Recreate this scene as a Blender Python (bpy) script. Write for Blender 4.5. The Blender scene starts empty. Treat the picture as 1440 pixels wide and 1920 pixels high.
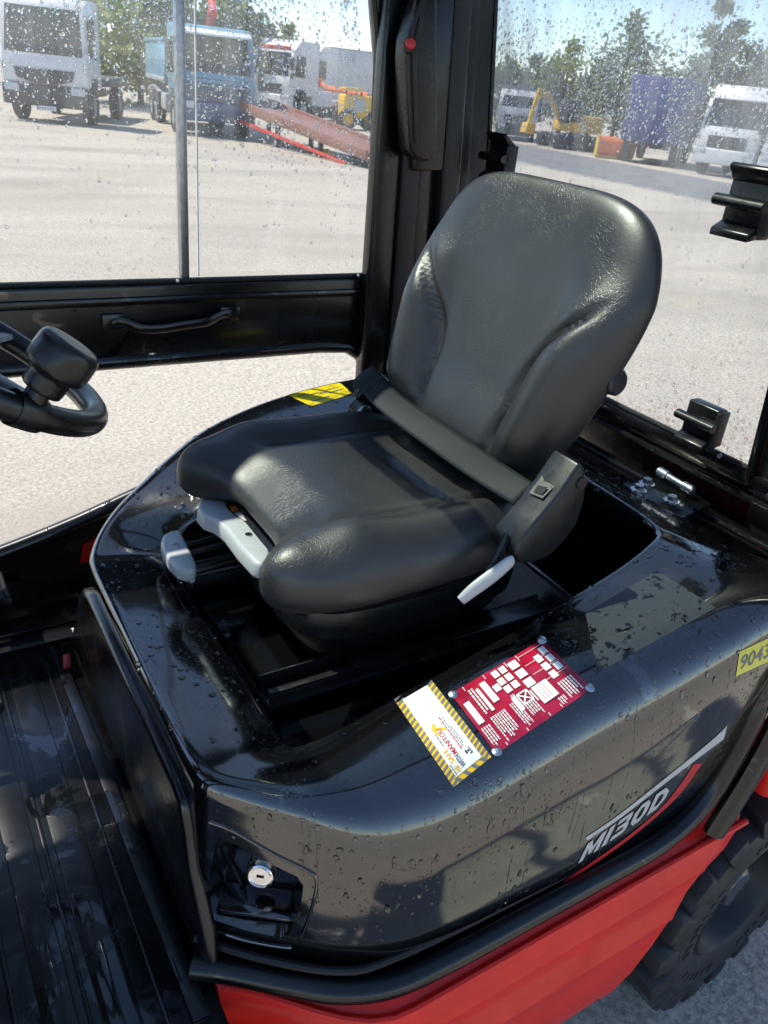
import bpy, bmesh, math, random
import numpy as np
from mathutils import Vector, Matrix
from mathutils.bvhtree import BVHTree
random.seed(7); rng = np.random.default_rng(11)
R = math.radians; PI = math.pi
SC = bpy.context.scene; COL = SC.collection

# ------------------------------------------------------------------ camera
# world: +X forklift forward, +Y its left side (where the photographer stands), Z up, metres
CAM = Vector((0.22, 1.0, 1.75)); FPX = 1500.0; CX, CY = 720.0, 960.0      # focal length in pixels of the 1440x1920 photo
def _axes(h0=75.0, hs=0.11, vpx=3330.0):
    a = Vector((0-CX, CY-h0, -FPX)); b = Vector((1440-CX, CY-(h0+hs*1440), -FPX))
    up = b.cross(a).normalized(); up = up if up.y > 0 else -up
    rear = Vector((vpx-CX, CY-(h0+hs*vpx), -FPX)).normalized()
    x = -rear; y = up.cross(x)
    return Matrix((x, y, up))
ROT = _axes()
cd = bpy.data.cameras.new('camera'); cam = bpy.data.objects.new('camera', cd); COL.objects.link(cam)
cam.matrix_world = Matrix.Translation(CAM) @ ROT.to_4x4()
cd.sensor_fit = 'HORIZONTAL'; cd.sensor_width = 36.0; cd.lens = FPX/1440*36; cd.clip_start = 0.05; cd.clip_end = 3000
cd.dof.use_dof = True; cd.dof.focus_distance = 1.2; cd.dof.aperture_fstop = 20.0
SC.camera = cam
def ray(px, py): return (ROT @ Vector((px-CX, CY-py, -FPX))).normalized()
def at(px, py, **k):                      # where the sight line through a photo pixel meets a plane x=, y= or z=
    d = ray(px, py); (ax, val), = k.items(); i = 'xyz'.index(ax)
    return CAM + d*((val-CAM[i])/d[i])

# ------------------------------------------------------------------ light
SUN = Vector((0.70, -0.71, 0)).normalized(); SUN_EL = R(57)
SUND = Vector((SUN.x*math.cos(SUN_EL), SUN.y*math.cos(SUN_EL), math.sin(SUN_EL)))
w = bpy.data.worlds.new('World'); SC.world = w; w.use_nodes = True
nt = w.node_tree; sky = nt.nodes.new('ShaderNodeTexSky'); sky.sky_type = 'NISHITA'; sky.sun_disc = False
sky.sun_elevation = SUN_EL; sky.sun_rotation = math.atan2(SUN.x, SUN.y)
sky.air_density = 1.0; sky.dust_density = 0.3; sky.ozone_density = 1.6; sky.altitude = 1500
bg = nt.nodes['Background']; nt.links.new(sky.outputs[0], bg.inputs[0]); bg.inputs[1].default_value = 0.125
sl = bpy.data.lights.new('sun', 'SUN'); sl.energy = 3.6; sl.angle = R(0.53); sl.color = (1.0, 0.93, 0.82)
so = bpy.data.objects.new('sun', sl); COL.objects.link(so); so.rotation_euler = (-SUND).to_track_quat('-Z', 'Y').to_euler(); so.location = SUND*30
vs = SC.view_settings; vs.view_transform = 'Standard'; vs.look = 'None'; vs.exposure = 0.95; vs.gamma = 1.0; vs.use_curve_mapping = False
SC.cycles.max_bounces = 10; SC.cycles.transparent_max_bounces = 16; SC.cycles.transmission_bounces = 8; SC.cycles.glossy_bounces = 5
SC.cycles.caustics_reflective = False; SC.cycles.caustics_refractive = False; SC.cycles.sample_clamp_indirect = 6.0

# ------------------------------------------------------------------ materials
def mat(name): 
    m = bpy.data.materials.new(name); m.use_nodes = True; return m, m.node_tree, m.node_tree.nodes['Principled BSDF']
def N(nt, t, **k):
    n = nt.nodes.new(t)
    for a, v in k.items():
        if a in n.inputs: n.inputs[a].default_value = v
        else: setattr(n, a, v)
    return n
def ramp(nt, src, p0, c0, p1, c1):
    r = nt.nodes.new('ShaderNodeValToRGB'); e = r.color_ramp.elements
    e[0].position = p0; e[1].position = p1
    e[0].color = (c0, c0, c0, 1) if not isinstance(c0, tuple) else (*c0, 1); e[1].color = (c1, c1, c1, 1) if not isinstance(c1, tuple) else (*c1, 1)
    nt.links.new(src, r.inputs[0]); return r.outputs[0]
def obj_co(nt, scale=(1, 1, 1)):
    t = nt.nodes.new('ShaderNodeTexCoord'); m = nt.nodes.new('ShaderNodeMapping'); m.inputs['Scale'].default_value = scale
    nt.links.new(t.outputs['Object'], m.inputs['Vector']); return m.outputs[0]
def noise(nt, co, s, d=3, rough=.55, dist=0.0):
    n = N(nt, 'ShaderNodeTexNoise', Scale=s, Detail=d, Roughness=rough, Distortion=dist); nt.links.new(co, n.inputs['Vector']); return n.outputs['Fac']
def bump(nt, b, h, strength, dist=.001):
    n = N(nt, 'ShaderNodeBump', Strength=strength, Distance=dist); nt.links.new(h, n.inputs['Height'])
    old = b.inputs['Normal'].links
    if old: nt.links.new(old[0].from_socket, n.inputs['Normal'])
    nt.links.new(n.outputs[0], b.inputs['Normal'])
def mixc(nt, fac, a, b):
    m = nt.nodes.new('ShaderNodeMix'); m.data_type = 'RGBA'
    nt.links.new(fac, m.inputs[0])
    for i, c in ((6, a), (7, b)):
        if isinstance(c, tuple): m.inputs[i].default_value = (*c, 1)
        else: nt.links.new(c, m.inputs[i])
    return m.outputs[2]
def simple(name, col, rough=.5, metal=0.0, spec=.5, coat=0.0, nz=None, nb=0.0, var=.25):
    m, nt, b = mat(name); b.inputs['Roughness'].default_value = rough; b.inputs['Metallic'].default_value = metal
    b.inputs['Specular IOR Level'].default_value = spec; b.inputs['Coat Weight'].default_value = coat; b.inputs['Coat Roughness'].default_value = .06
    co = obj_co(nt); f = noise(nt, co, nz or 14, 4)
    a = tuple(c*(1-var) for c in col); d = tuple(min(1, c*(1+var)) for c in col)
    nt.links.new(mixc(nt, ramp(nt, f, .3, 0., .7, 1.), a, d), b.inputs['Base Color'])
    nt.links.new(ramp(nt, noise(nt, co, (nz or 14)*2.3, 3), .25, rough*.75, .75, min(1, rough*1.25)), b.inputs['Roughness'])
    if nb: bump(nt, b, noise(nt, co, (nz or 14)*14, 3), nb, .002)
    return m
MT = {}
def wet_plastic(name, col, dry, wet, scale, amount, coat=.5, ior=1.5):
    m, nt, b = mat(name); co = obj_co(nt)
    b.inputs['Base Color'].default_value = (*col, 1); b.inputs['IOR'].default_value = ior
    b.inputs['Coat Weight'].default_value = coat; b.inputs['Coat Roughness'].default_value = .035; b.inputs['Coat IOR'].default_value = 1.75
    film = ramp(nt, noise(nt, co, scale, 7, .62, .9), amount, 0., amount+.025, 1.)
    smear = noise(nt, obj_co(nt, (1, 1, .35)), scale*1.7, 5, .6, .4)
    dryr = ramp(nt, smear, .3, dry*.85, .75, dry*1.2)
    nt.links.new(mixc(nt, film, dryr, (wet, wet, wet)), b.inputs['Roughness'])
    nt.links.new(ramp(nt, film, .0, coat*.35, 1., min(1, coat*1.6)), b.inputs['Coat Weight'])
    dust = ramp(nt, noise(nt, co, scale*.8, 6, .65), .5, 0., .8, .35)
    nt.links.new(mixc(nt, dust, col, tuple(min(1, c*1.8+.0012) for c in col)), b.inputs['Base Color'])
    bump(nt, b, film, .22, .0006); bump(nt, b, noise(nt, co, 220, 2), .05, .0004)
    return m
MT['hood'] = wet_plastic('black_hood_plastic', (.0035, .0037, .0042), .10, .03, 7.0, .63, .7, 2.0)
MT['mat'] = wet_plastic('wet_rubber_mat', (.004, .0045, .005), .30, .10, 6.0, .53, .3, 1.5)
MT['black'] = wet_plastic('black_powder_coat', (.0035, .0035, .004), .26, .10, 12.0, .60, .25)
MT['trim'] = simple('black_plastic_trim', (.007, .0073, .008), .30, nz=30, nb=.05)
MT['flat_black'] = simple('matt_black_plastic', (.009, .009, .010), .48, nz=40, nb=.12)
MT['dkgrey'] = simple('dark_grey_plastic', (.020, .022, .025), .34, nz=26, nb=.08)
MT['housing'] = simple('charcoal_housing_plastic', (.0085, .0095, .0105), .38, nz=26, nb=.08)
MT['grey'] = simple('light_grey_plastic', (.46, .48, .49), .38, nz=25, nb=.03, var=.06)
MT['steel'] = simple('zinc_plated_steel', (.62, .64, .66), .28, 1.0, nz=60, var=.15)
MT['chrome'] = simple('chrome', (.8, .81, .83), .10, 1.0, nz=40, var=.06)
MT['alu'] = simple('brushed_aluminium', (.42, .43, .45), .38, 1.0, nz=80, var=.18)
MT['rubber'] = simple('tyre_rubber', (.020, .020, .022), .55, nz=20, nb=.15, var=.4)
MT['rim'] = simple('black_rim_paint', (.012, .013, .02), .22, coat=.5, nz=18)
MT['red'] = simple('red_machine_paint', (.80, .022, .013), .40, spec=.3, coat=.15, nz=9, nb=.03, var=.12)
MT['redbtn'] = simple('red_button', (.62, .03, .03), .35, nz=20, var=.1)
MT['yellow'] = simple('yellow_paint', (.75, .45, .02), .45, nz=8, var=.15)
MT['label_y'] = simple('yellow_label_film', (.82, .66, .01), .28, coat=.3, nz=30, var=.06)
MT['label_o'] = simple('amber_label_film', (.80, .47, .015), .32, coat=.2, nz=30, var=.05)
MT['label_py'] = simple('pale_yellow_label', (.72, .66, .08), .35, nz=30, var=.05)
MT['label_w'] = simple('white_label_film', (.80, .80, .80), .34, nz=60, var=.05)
MT['label_k'] = simple('black_print', (.02, .021, .024), .4, nz=40, var=.1)
MT['label_g'] = simple('grey_print', (.16, .16, .17), .4, nz=40, var=.1)
MT['label_r'] = simple('red_print', (.55, .02, .03), .4, nz=40, var=.1)
MT['label_silver'] = simple('silver_print', (.56, .56, .53), .34, nz=60, var=.1)
MT['plate'] = simple('crimson_anodised_plate', (.36, .008, .035), .20, coat=.7, nz=40, var=.3)
MT['blueprint'] = simple('blue_print', (.03, .09, .4), .4, nz=40, var=.1)
MT['orange'] = simple('orange_paint', (.80, .17, .03), .45, nz=10, var=.15)
# seat vinyl: fine grain, long crossing creases
m, nt, b = mat('seat_vinyl'); co = obj_co(nt)
b.inputs['Specular IOR Level'].default_value = .7
v = N(nt, 'ShaderNodeTexVoronoi', Scale=430.0); v.feature = 'DISTANCE_TO_EDGE'; nt.links.new(co, v.inputs['Vector'])
v2 = N(nt, 'ShaderNodeTexVoronoi', Scale=165.0); v2.feature = 'DISTANCE_TO_EDGE'
mp = nt.nodes.new('ShaderNodeMix'); mp.data_type = 'VECTOR'; nn = N(nt, 'ShaderNodeTexNoise', Scale=18.0, Detail=3.0); nt.links.new(co, nn.inputs['Vector'])
nt.links.new(co, mp.inputs[4]); nt.links.new(nn.outputs['Color'], mp.inputs[5]); mp.inputs[0].default_value = .06; nt.links.new(mp.outputs[1], v2.inputs['Vector'])
wr = ramp(nt, v2.outputs[0], .0, 0., .13, 1.); patch = ramp(nt, noise(nt, co, 9, 4), .42, 0., .62, 1.)
mm = nt.nodes.new('ShaderNodeMath'); mm.operation = 'MAXIMUM'; inv = nt.nodes.new('ShaderNodeMath'); inv.operation = 'SUBTRACT'; inv.inputs[0].default_value = 1.0
nt.links.new(patch, inv.inputs[1]); nt.links.new(wr, mm.inputs[0]); nt.links.new(inv.outputs[0], mm.inputs[1])
bump(nt, b, ramp(nt, v.outputs[0], 0., 0., .18, 1.), .12, .0005); bump(nt, b, mm.outputs[0], .32, .0008); bump(nt, b, noise(nt, co, 16, 3), .10, .004)
nt.links.new(mixc(nt, ramp(nt, noise(nt, co, 6, 5), .35, 0., .7, 1.), (.017, .018, .019), (.028, .028, .028)), b.inputs['Base Color'])
nt.links.new(ramp(nt, noise(nt, co, 11, 5), .3, .34, .7, .48), b.inputs['Roughness'])
MT['vinyl'] = m
# belt webbing
m, nt, b = mat('belt_webbing'); co = obj_co(nt, (1, 1, 1)); wv = N(nt, 'ShaderNodeTexWave', Scale=210.0, Distortion=.4); wv.bands_direction = 'DIAGONAL'; nt.links.new(co, wv.inputs['Vector'])
wv2 = N(nt, 'ShaderNodeTexWave', Scale=160.0); wv2.bands_direction = 'Y'; nt.links.new(co, wv2.inputs['Vector'])
nt.links.new(mixc(nt, wv.outputs['Fac'], (.010, .0125, .0145), (.020, .024, .027)), b.inputs['Base Color']); b.inputs['Roughness'].default_value = .6; b.inputs['Specular IOR Level'].default_value = .25
bump(nt, b, wv.outputs['Fac'], .35, .0005); bump(nt, b, wv2.outputs['Fac'], .25, .0004); MT['belt'] = m
# clear film left by a peeled label
m, nt, b = mat('dull_label_film'); co = obj_co(nt); b.inputs['Base Color'].default_value = (.05, .056, .062, 1)
patch = ramp(nt, noise(nt, co, 38, 6, .7, .3), .56, 0., .6, 1.)
nt.links.new(mixc(nt, patch, (.036, .042, .048), (.004, .004, .005)), b.inputs['Base Color']); nt.links.new(mixc(nt, patch, (.30, .30, .30), (.06, .06, .06)), b.inputs['Roughness']); MT['film'] = m
# water
m, nt, b = mat('water_drop'); b.inputs['Base Color'].default_value = (1, 1, 1, 1); b.inputs['Transmission Weight'].default_value = 1.0; b.inputs['Roughness'].default_value = .02; b.inputs['IOR'].default_value = 1.33; MT['water'] = m
# window glass: clear, faintly dirty in running streaks
def glass(name, haze, ht=(1, 1, 1)):
    m = bpy.data.materials.new(name); m.use_nodes = True; nt = m.node_tree; nt.nodes.remove(nt.nodes['Principled BSDF']); out = nt.nodes['Material Output']
    tr = N(nt, 'ShaderNodeBsdfTransparent'); tr.inputs[0].default_value = (.95, .96, .96, 1)
    gl = N(nt, 'ShaderNodeBsdfGlossy', Roughness=.02); df = N(nt, 'ShaderNodeBsdfTranslucent'); df.inputs[0].default_value = (.86, .85, .82, 1)
    co = obj_co(nt, (9, 9, .8)); st = noise(nt, co, 3.2, 5, .65, .35); big = noise(nt, obj_co(nt, (1, 1, 1)), 3.0, 3)
    mu = nt.nodes.new('ShaderNodeMath'); mu.operation = 'MULTIPLY'; nt.links.new(ramp(nt, st, .36, .28, .72, 1.), mu.inputs[0]); sz = nt.nodes.new('ShaderNodeSeparateXYZ'); nt.links.new(obj_co(nt), sz.inputs[0]); mr = N(nt, 'ShaderNodeMapRange'); mr.inputs['From Min'].default_value = 1.50; mr.inputs['From Max'].default_value = 1.78; mr.inputs['To Min'].default_value = .25; nt.links.new(sz.outputs[2], mr.inputs[0]); mv = nt.nodes.new('ShaderNodeMath'); mv.operation = 'MULTIPLY'; nt.links.new(ramp(nt, big, .35, haze*.4, .65, haze), mv.inputs[0]); nt.links.new(mr.outputs[0], mv.inputs[1]); nt.links.new(mv.outputs[0], mu.inputs[1])
    dd = N(nt, 'ShaderNodeBsdfDiffuse'); dd.inputs[0].default_value = (.86, .85, .82, 1); hz = nt.nodes.new('ShaderNodeMixShader'); hz.inputs[0].default_value = .45; nt.links.new(df.outputs[0], hz.inputs[1]); nt.links.new(dd.outputs[0], hz.inputs[2]); df = hz
    m1 = nt.nodes.new('ShaderNodeMixShader'); nt.links.new(mu.outputs[0], m1.inputs[0]); nt.links.new(tr.outputs[0], m1.inputs[1]); nt.links.new(df.outputs[0], m1.inputs[2])
    lw = N(nt, 'ShaderNodeLayerWeight'); lw.inputs[0].default_value = .5; pw = nt.nodes.new('ShaderNodeMath'); pw.operation = 'POWER'; pw.inputs[1].default_value = 5.0; ma = nt.nodes.new('ShaderNodeMath'); ma.operation = 'MULTIPLY_ADD'; ma.inputs[1].default_value = .85; ma.inputs[2].default_value = .03
    nt.links.new(lw.outputs['Facing'], pw.inputs[0]); nt.links.new(pw.outputs[0], ma.inputs[0]); fr = ma; m2 = nt.nodes.new('ShaderNodeMixShader'); nt.links.new(fr.outputs[0], m2.inputs[0]); nt.links.new(m1.outputs[0], m2.inputs[1]); nt.links.new(gl.outputs[0], m2.inputs[2])
    nt.links.new(m2.outputs[0], out.inputs[0]); return m
m = bpy.data.materials.new('green_tinted_roof_glass'); m.use_nodes = True; nt = m.node_tree; nt.nodes.remove(nt.nodes['Principled BSDF'])
tr = N(nt, 'ShaderNodeBsdfTransparent'); tr.inputs[0].default_value = (.86, .92, .885, 1); gl = N(nt, 'ShaderNodeBsdfGlossy', Roughness=.05); lw = N(nt, 'ShaderNodeLayerWeight'); lw.inputs[0].default_value = .5; pw = nt.nodes.new('ShaderNodeMath'); pw.operation = 'POWER'; pw.inputs[1].default_value = 5.0; ma = nt.nodes.new('ShaderNodeMath'); ma.operation = 'MULTIPLY_ADD'; ma.inputs[1].default_value = .85; ma.inputs[2].default_value = .03
nt.links.new(lw.outputs['Facing'], pw.inputs[0]); nt.links.new(pw.outputs[0], ma.inputs[0]); fr = ma; mx = nt.nodes.new('ShaderNodeMixShader')
nt.links.new(fr.outputs[0], mx.inputs[0]); nt.links.new(tr.outputs[0], mx.inputs[1]); nt.links.new(gl.outputs[0], mx.inputs[2]); nt.links.new(mx.outputs[0], nt.nodes['Material Output'].inputs[0]); MT['tint'] = m
MT['pane'] = glass('wet_window_glass', .24); MT['pane2'] = glass('misted_rear_glass', .62)
# yard surface
m, nt, b = mat('worn_yard_asphalt'); co = obj_co(nt)
spk = ramp(nt, noise(nt, co, 48, 5, .8), .40, 0., .60, 1.); spk2 = ramp(nt, noise(nt, co, 19, 3, .6), .36, 0., .64, 1.)
fine = mixc(nt, spk, (.17, .155, .126), (.65, .59, .485)); fine = mixc(nt, ramp(nt, spk2, 0., .0, 1., .35), fine, (.50, .455, .385))
stain = ramp(nt, noise(nt, obj_co(nt, (.35, 1, 1)), .42, 6, .6, .6), .47, 0., .68, .8)
big = ramp(nt, noise(nt, co, .11, 4), .35, 0., .7, .5)
c1 = mixc(nt, stain, fine, (.26, .232, .19)); c2 = mixc(nt, big, c1, (.43, .39, .335)); nt.links.new(c2, b.inputs['Base Color']); b.inputs['Roughness'].default_value = .85
bump(nt, b, noise(nt, co, 60, 5, .7), .8, .012); bump(nt, b, noise(nt, co, 2.2, 3), .2, .05); MT['yard'] = m
MT['kerb'] = simple('concrete_kerb', (.30, .29, .275), .85, nz=3)
MT['road'] = simple('grey_asphalt_lane', (.17, .17, .172), .85, nz=2)
def leafmat(name, a, c):
    m, nt, b = mat(name); nt.nodes.remove(b); co = obj_co(nt); cc = mixc(nt, ramp(nt, noise(nt, co, 1.7, 3), .35, 0., .65, 1.), a, c)
    d = N(nt, 'ShaderNodeBsdfDiffuse'); t = N(nt, 'ShaderNodeBsdfTranslucent'); x = nt.nodes.new('ShaderNodeMixShader'); x.inputs[0].default_value = .5
    nt.links.new(cc, d.inputs[0]); nt.links.new(cc, t.inputs[0]); nt.links.new(d.outputs[0], x.inputs[1]); nt.links.new(t.outputs[0], x.inputs[2]); nt.links.new(x.outputs[0], nt.nodes['Material Output'].inputs[0]); return m
MT['leaf1'] = leafmat('spring_green_leaf', (.20, .25, .08), (.36, .40, .15)); MT['leaf2'] = leafmat('grey_green_leaf', (.17, .22, .15), (.29, .34, .24)); MT['leaf3'] = leafmat('dark_green_leaf', (.13, .17, .08), (.24, .28, .14))
MT['bark'] = simple('tree_bark', (.10, .08, .06), .9, nz=6)
for n_, c_, r_ in (('t_white', (.74, .74, .75), .35), ('t_offwhite', (.60, .61, .63), .4), ('t_blue', (.13, .33, .46), .35), ('t_dkblue', (.035, .09, .20), .35), ('t_violet', (.055, .06, .22), .5), ('t_grey', (.12, .12, .13), .5), ('t_dark', (.03, .03, .035), .5), ('t_rust', (.27, .115, .08), .7), ('t_red', (.62, .05, .03), .5), ('t_silver', (.45, .46, .48), .35), ('t_lamp', (.55, .57, .6), .12), ('t_tyre', (.025, .025, .026), .7)):
    MT[n_] = simple('truck_'+n_[2:]+'_finish', c_, r_, coat=.2, nz=2.5, var=.10)
MT['t_glass'] = simple('truck_window_glass', (.012, .016, .02), .10, coat=.2, nz=3)

# ------------------------------------------------------------------ mesh helpers
class MB:
    def __init__(s): s.v = []; s.f = []
    def add(s, vs, fs):
        o = len(s.v); s.v += [tuple(x) for x in vs]; s.f += [tuple(i+o for i in f) for f in fs]; return s
    def box(s, c, d, rot=None):
        c = Vector(c); d = Vector(d)/2; vs = [Vector((x*d.x, y*d.y, z*d.z)) for z in (-1, 1) for y in (-1, 1) for x in (-1, 1)]
        if rot is not None: vs = [rot @ q for q in vs]
        return s.add([q+c for q in vs], [(0, 2, 3, 1), (4, 5, 7, 6), (0, 1, 5, 4), (2, 6, 7, 3), (0, 4, 6, 2), (1, 3, 7, 5)])
    def grid(s, rows, cu=False, cv=False):
        nr, nc = len(rows), len(rows[0]); fs = []
        for i in range(nr if cu else nr-1):
            for j in range(nc if cv else nc-1):
                a, b_ = i, (i+1) % nr; c, d = j, (j+1) % nc
                fs.append((a*nc+c, a*nc+d, b_*nc+d, b_*nc+c))
        return s.add([p for r in rows for p in r], fs)
    def tube(s, path, r, n=12, closed=False, cap=True, sq=None):
        path = [Vector(p) for p in path]; rows = []; m = len(path); up = None
        for i, p in enumerate(path):
            t = (path[(i+1) % m]-path[i-1]) if closed else (path[min(i+1, m-1)]-path[max(i-1, 0)])
            t.normalize()
            if up is None: up = Vector((0, 0, 1)) if abs(t.z) < .9 else Vector((0, 1, 0))
            a = up.cross(t).normalized(); b_ = t.cross(a).normalized(); up = b_
            rr = r[i] if isinstance(r, (list, tuple)) else r
            sx, sy = (sq or (1, 1))
            rows.append([p+a*(rr*sx*math.cos(2*PI*k/n))+b_*(rr*sy*math.sin(2*PI*k/n)) for k in range(n)])
        o = len(s.v); s.grid(rows, closed, True)
        if cap and not closed:
            s.f.append(tuple(o+k for k in range(n))[::-1]); s.f.append(tuple(o+(m-1)*n+k for k in range(n)))
        return s
    def lathe(s, prof, o=(0, 0, 0), ax=(0, 0, 1), n=24, closed=False):
        ax = Vector(ax).normalized(); u = ax.orthogonal().normalized(); w_ = ax.cross(u); o = Vector(o)
        rows = [[o+ax*h+(u*math.cos(2*PI*k/n)+w_*math.sin(2*PI*k/n))*max(r, 1e-5) for k in range(n)] for r, h in prof]
        if closed: rows.append(rows[0])
        return s.grid(rows, False, True)
    def prism(s, poly, ext):
        ext = Vector(ext); n = len(poly); vs = [Vector(p) for p in poly]+[Vector(p)+ext for p in poly]
        return s.add(vs, [tuple(range(n))[::-1], tuple(range(n, 2*n))]+[(i, (i+1) % n, (i+1) % n+n, i+n) for i in range(n)])
def mesh_of(mb, mat_, name, bevel=0, seg=2, smooth=35, sub=0):
    me = bpy.data.meshes.new(name); me.from_pydata(mb.v, [], mb.f); bm = bmesh.new(); bm.from_mesh(me)
    bmesh.ops.remove_doubles(bm, verts=bm.verts, dist=1e-6); bmesh.ops.recalc_face_normals(bm, faces=bm.faces)
    if bevel:
        es = [e for e in bm.edges if len(e.link_faces) == 2 and e.calc_face_angle(0) > R(28)]
        bmesh.ops.bevel(bm, geom=es, offset=bevel, segments=seg, profile=.5, affect='EDGES', clamp_overlap=True)
    bm.to_mesh(me); bm.free(); me.materials.append(MT[mat_])
    me.polygons.foreach_set('use_smooth', [True]*len(me.polygons)); me.set_sharp_from_angle(angle=R(smooth)); return me
def link(name, data, parent=None, loc=None, rz=0.0, **props):
    o = bpy.data.objects.new(name, data); COL.objects.link(o)
    if parent is not None: o.parent = parent
    if loc is not None: o.location = loc
    if rz: o.rotation_euler.z = rz
    for k, v_ in props.items(): o[k] = v_
    return o
def part(name, mb, mat_, parent, bevel=0, seg=2, smooth=35, sub=0, **props):
    o = link(name, mesh_of(mb, mat_, name, bevel, seg, smooth), parent, **props)
    if sub:
        md = o.modifiers.new('s', 'SUBSURF'); md.levels = sub; md.render_levels = sub
    inv_ = o  # parts are written in world coordinates; cancel the parent's transform
    if parent is not None: o.matrix_parent_inverse = parent_world(parent).inverted()
    return o
PW = {}
def parent_world(p):
    return PW.get(p.name, Matrix())
def thing(name, label, cat, loc=(0, 0, 0), group=None, rz=0.0, real=False):
    o = link(name, None, None, loc, rz, label=label, category=cat)
    if group: o['group'] = group
    o.empty_display_size = .1
    PW[o.name] = Matrix.Translation(Vector(loc)) @ Matrix.Rotation(rz, 4, 'Z') if not real else Matrix()
    return o
def smoothstep(a, b_, x):
    t = min(1, max(0, (x-a)/(b_-a))); return t*t*(3-2*t)
def spline(pts, n, closed=False):
    P = [Vector(p) for p in pts]; m = len(P); out = []
    segs = m if closed else m-1
    for i in range(segs):
        p0 = P[(i-1) % m] if closed or i > 0 else P[0]*2-P[1]; p1 = P[i]; p2 = P[(i+1) % m]; p3 = P[(i+2) % m] if closed or i+2 < m else P[-1]*2-P[-2]
        for k in range(n):
            t = k/n; out.append(.5*((2*p1)+(p2-p0)*t+(2*p0-5*p1+4*p2-p3)*t*t+(3*p1-p0-3*p2+p3)*t**3))
    if not closed: out.append(P[-1])
    return out
def bvh_of(o):
    dg = bpy.context.evaluated_depsgraph_get(); dg.update(); e = o.evaluated_get(dg); me = e.to_mesh(); mw = o.matrix_world
    b_ = BVHTree.FromPolygons([mw @ v_.co for v_ in me.vertices], [tuple(p.vertices) for p in me.polygons]); e.to_mesh_clear(); return b_
def hit(bv, px, py):
    h = bv.ray_cast(CAM, ray(px, py)); return (h[0], h[1]) if h[0] is not None else (None, None)
_dome = None
def drops(name, pts, nrm, rad, parent, mat_='water', flat=.45, stretch=None):
    """many small plano-convex drops as one mesh"""
    k = 7; tv = [(math.cos(2*PI*i/k), math.sin(2*PI*i/k), 0.) for i in range(k)]+[(.72*math.cos(2*PI*(i+.5)/k), .72*math.sin(2*PI*(i+.5)/k), .68) for i in range(k)]+[(0, 0, 1.)]
    tf = [tuple(range(k))[::-1]]+[(i, (i+1) % k, k+i) for i in range(k)]+[((i+1) % k, k+(i+1) % k, k+i) for i in range(k)]+[(k+i, k+(i+1) % k, 2*k) for i in range(k)]
    tv = np.array(tv); V = []; F = []; o = 0
    for i, (p, n_, r) in enumerate(zip(pts, nrm, rad)):
        n_ = Vector(n_); a = n_.orthogonal().normalized(); b_ = n_.cross(a)
        down = Vector((0, 0, -1))-n_*(-n_.z)
        if down.length > .2: b_ = down.normalized(); a = b_.cross(n_)
        st = stretch[i] if stretch is not None else 1.0
        ph = random.random()*6; s1 = r*(.8+.4*random.random()); 
        M3 = np.array([a*s1, b_*(r*st), n_*(r*flat)]); V.append(tv@M3+np.array(p)-np.array(n_)*r*.02); F += [tuple(q+o for q in f) for f in tf]; o += len(tv)
    me = bpy.data.meshes.new(name); me.from_pydata(np.concatenate(V).tolist(), [], F); me.materials.append(MT[mat_])
    me.polygons.foreach_set('use_smooth', [len(p.vertices) < 5 for p in me.polygons]); ob = link(name, me, parent, kind='stuff')
    if parent is not None: ob.matrix_parent_inverse = parent_world(parent).inverted()
    return ob
def text2d(s, size=1.0, shear=0.0, bold=0.0, space=1.0):
    cu = bpy.data.curves.new('t', 'FONT'); cu.body = s; cu.size = size; cu.shear = shear; cu.offset = bold; cu.space_character = space; cu.resolution_u = 3
    ob = bpy.data.objects.new('t', cu); COL.objects.link(ob); dg = bpy.context.evaluated_depsgraph_get(); dg.update()
    me = bpy.data.meshes.new_from_object(ob.evaluated_get(dg)); vs = [(v_.co.x, v_.co.y) for v_ in me.vertices]; fs = [tuple(p.vertices) for p in me.polygons]
    bpy.data.objects.remove(ob); bpy.data.curves.remove(cu); bpy.data.meshes.remove(me); return vs, fs
# ------------------------------------------------------------------ ground
YZ = -0.28                                           # the yard falls gently away from the machine
def gz(x, y): return YZ*smoothstep(3.2, 13.0, math.hypot(x+.4, y))
def ground_at(px, py):
    z = YZ
    for _ in range(6):
        p = at(px, py, z=z); z = gz(p.x, p.y)
    return p
mb = MB(); radii = [0, .6, 1.2, 2, 3, 3.6, 4.4, 5.2, 6.2, 7.4, 8.8, 10.4, 12, 13.5, 16, 22, 32, 50, 90, 180, 400, 1000, 2400]; K = 72
rows = [[(-.4+r*math.cos(2*PI*k/K), r*math.sin(2*PI*k/K), YZ*smoothstep(3.2, 13.0, r)) for k in range(K)] for r in radii]
mb.grid(rows, False, True); part('ground', mb, 'yard', None, smooth=80, kind='structure')
# darker asphalt lane in front of the parked machines, with its kerb, behind the rear window
A = [ground_at(*q) for q in ((960, 268), (1440, 358), (1440, 397), (960, 303))]
d0 = (A[1]-A[0]).normalized()
A[0] -= d0*4; A[3] -= d0*4; A[1] += d0*9; A[2] += d0*9
lane = MB().prism([(p.x, p.y, YZ-.05) for p in A], (0, 0, .056)); part('lane', lane, 'road', None, kind='structure')
k0, k1 = A[3], A[2]; nrm = Vector((-d0.y, d0.x, 0)); nrm = nrm if nrm.dot(CAM-k0) > 0 else -nrm
kerb = MB()
for i in range(18):
    a_ = k0.lerp(k1, (i+.02)/18); b_ = k0.lerp(k1, (i+.98)/18)
    kerb.prism([(a_.x, a_.y, YZ-.03), (b_.x, b_.y, YZ-.03), (b_.x+nrm.x*.16, b_.y+nrm.y*.16, YZ-.03), (a_.x+nrm.x*.16, a_.y+nrm.y*.16, YZ-.03)], (0, 0, .06))
part('kerb', kerb, 'kerb', None, bevel=.012, kind='structure')

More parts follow.
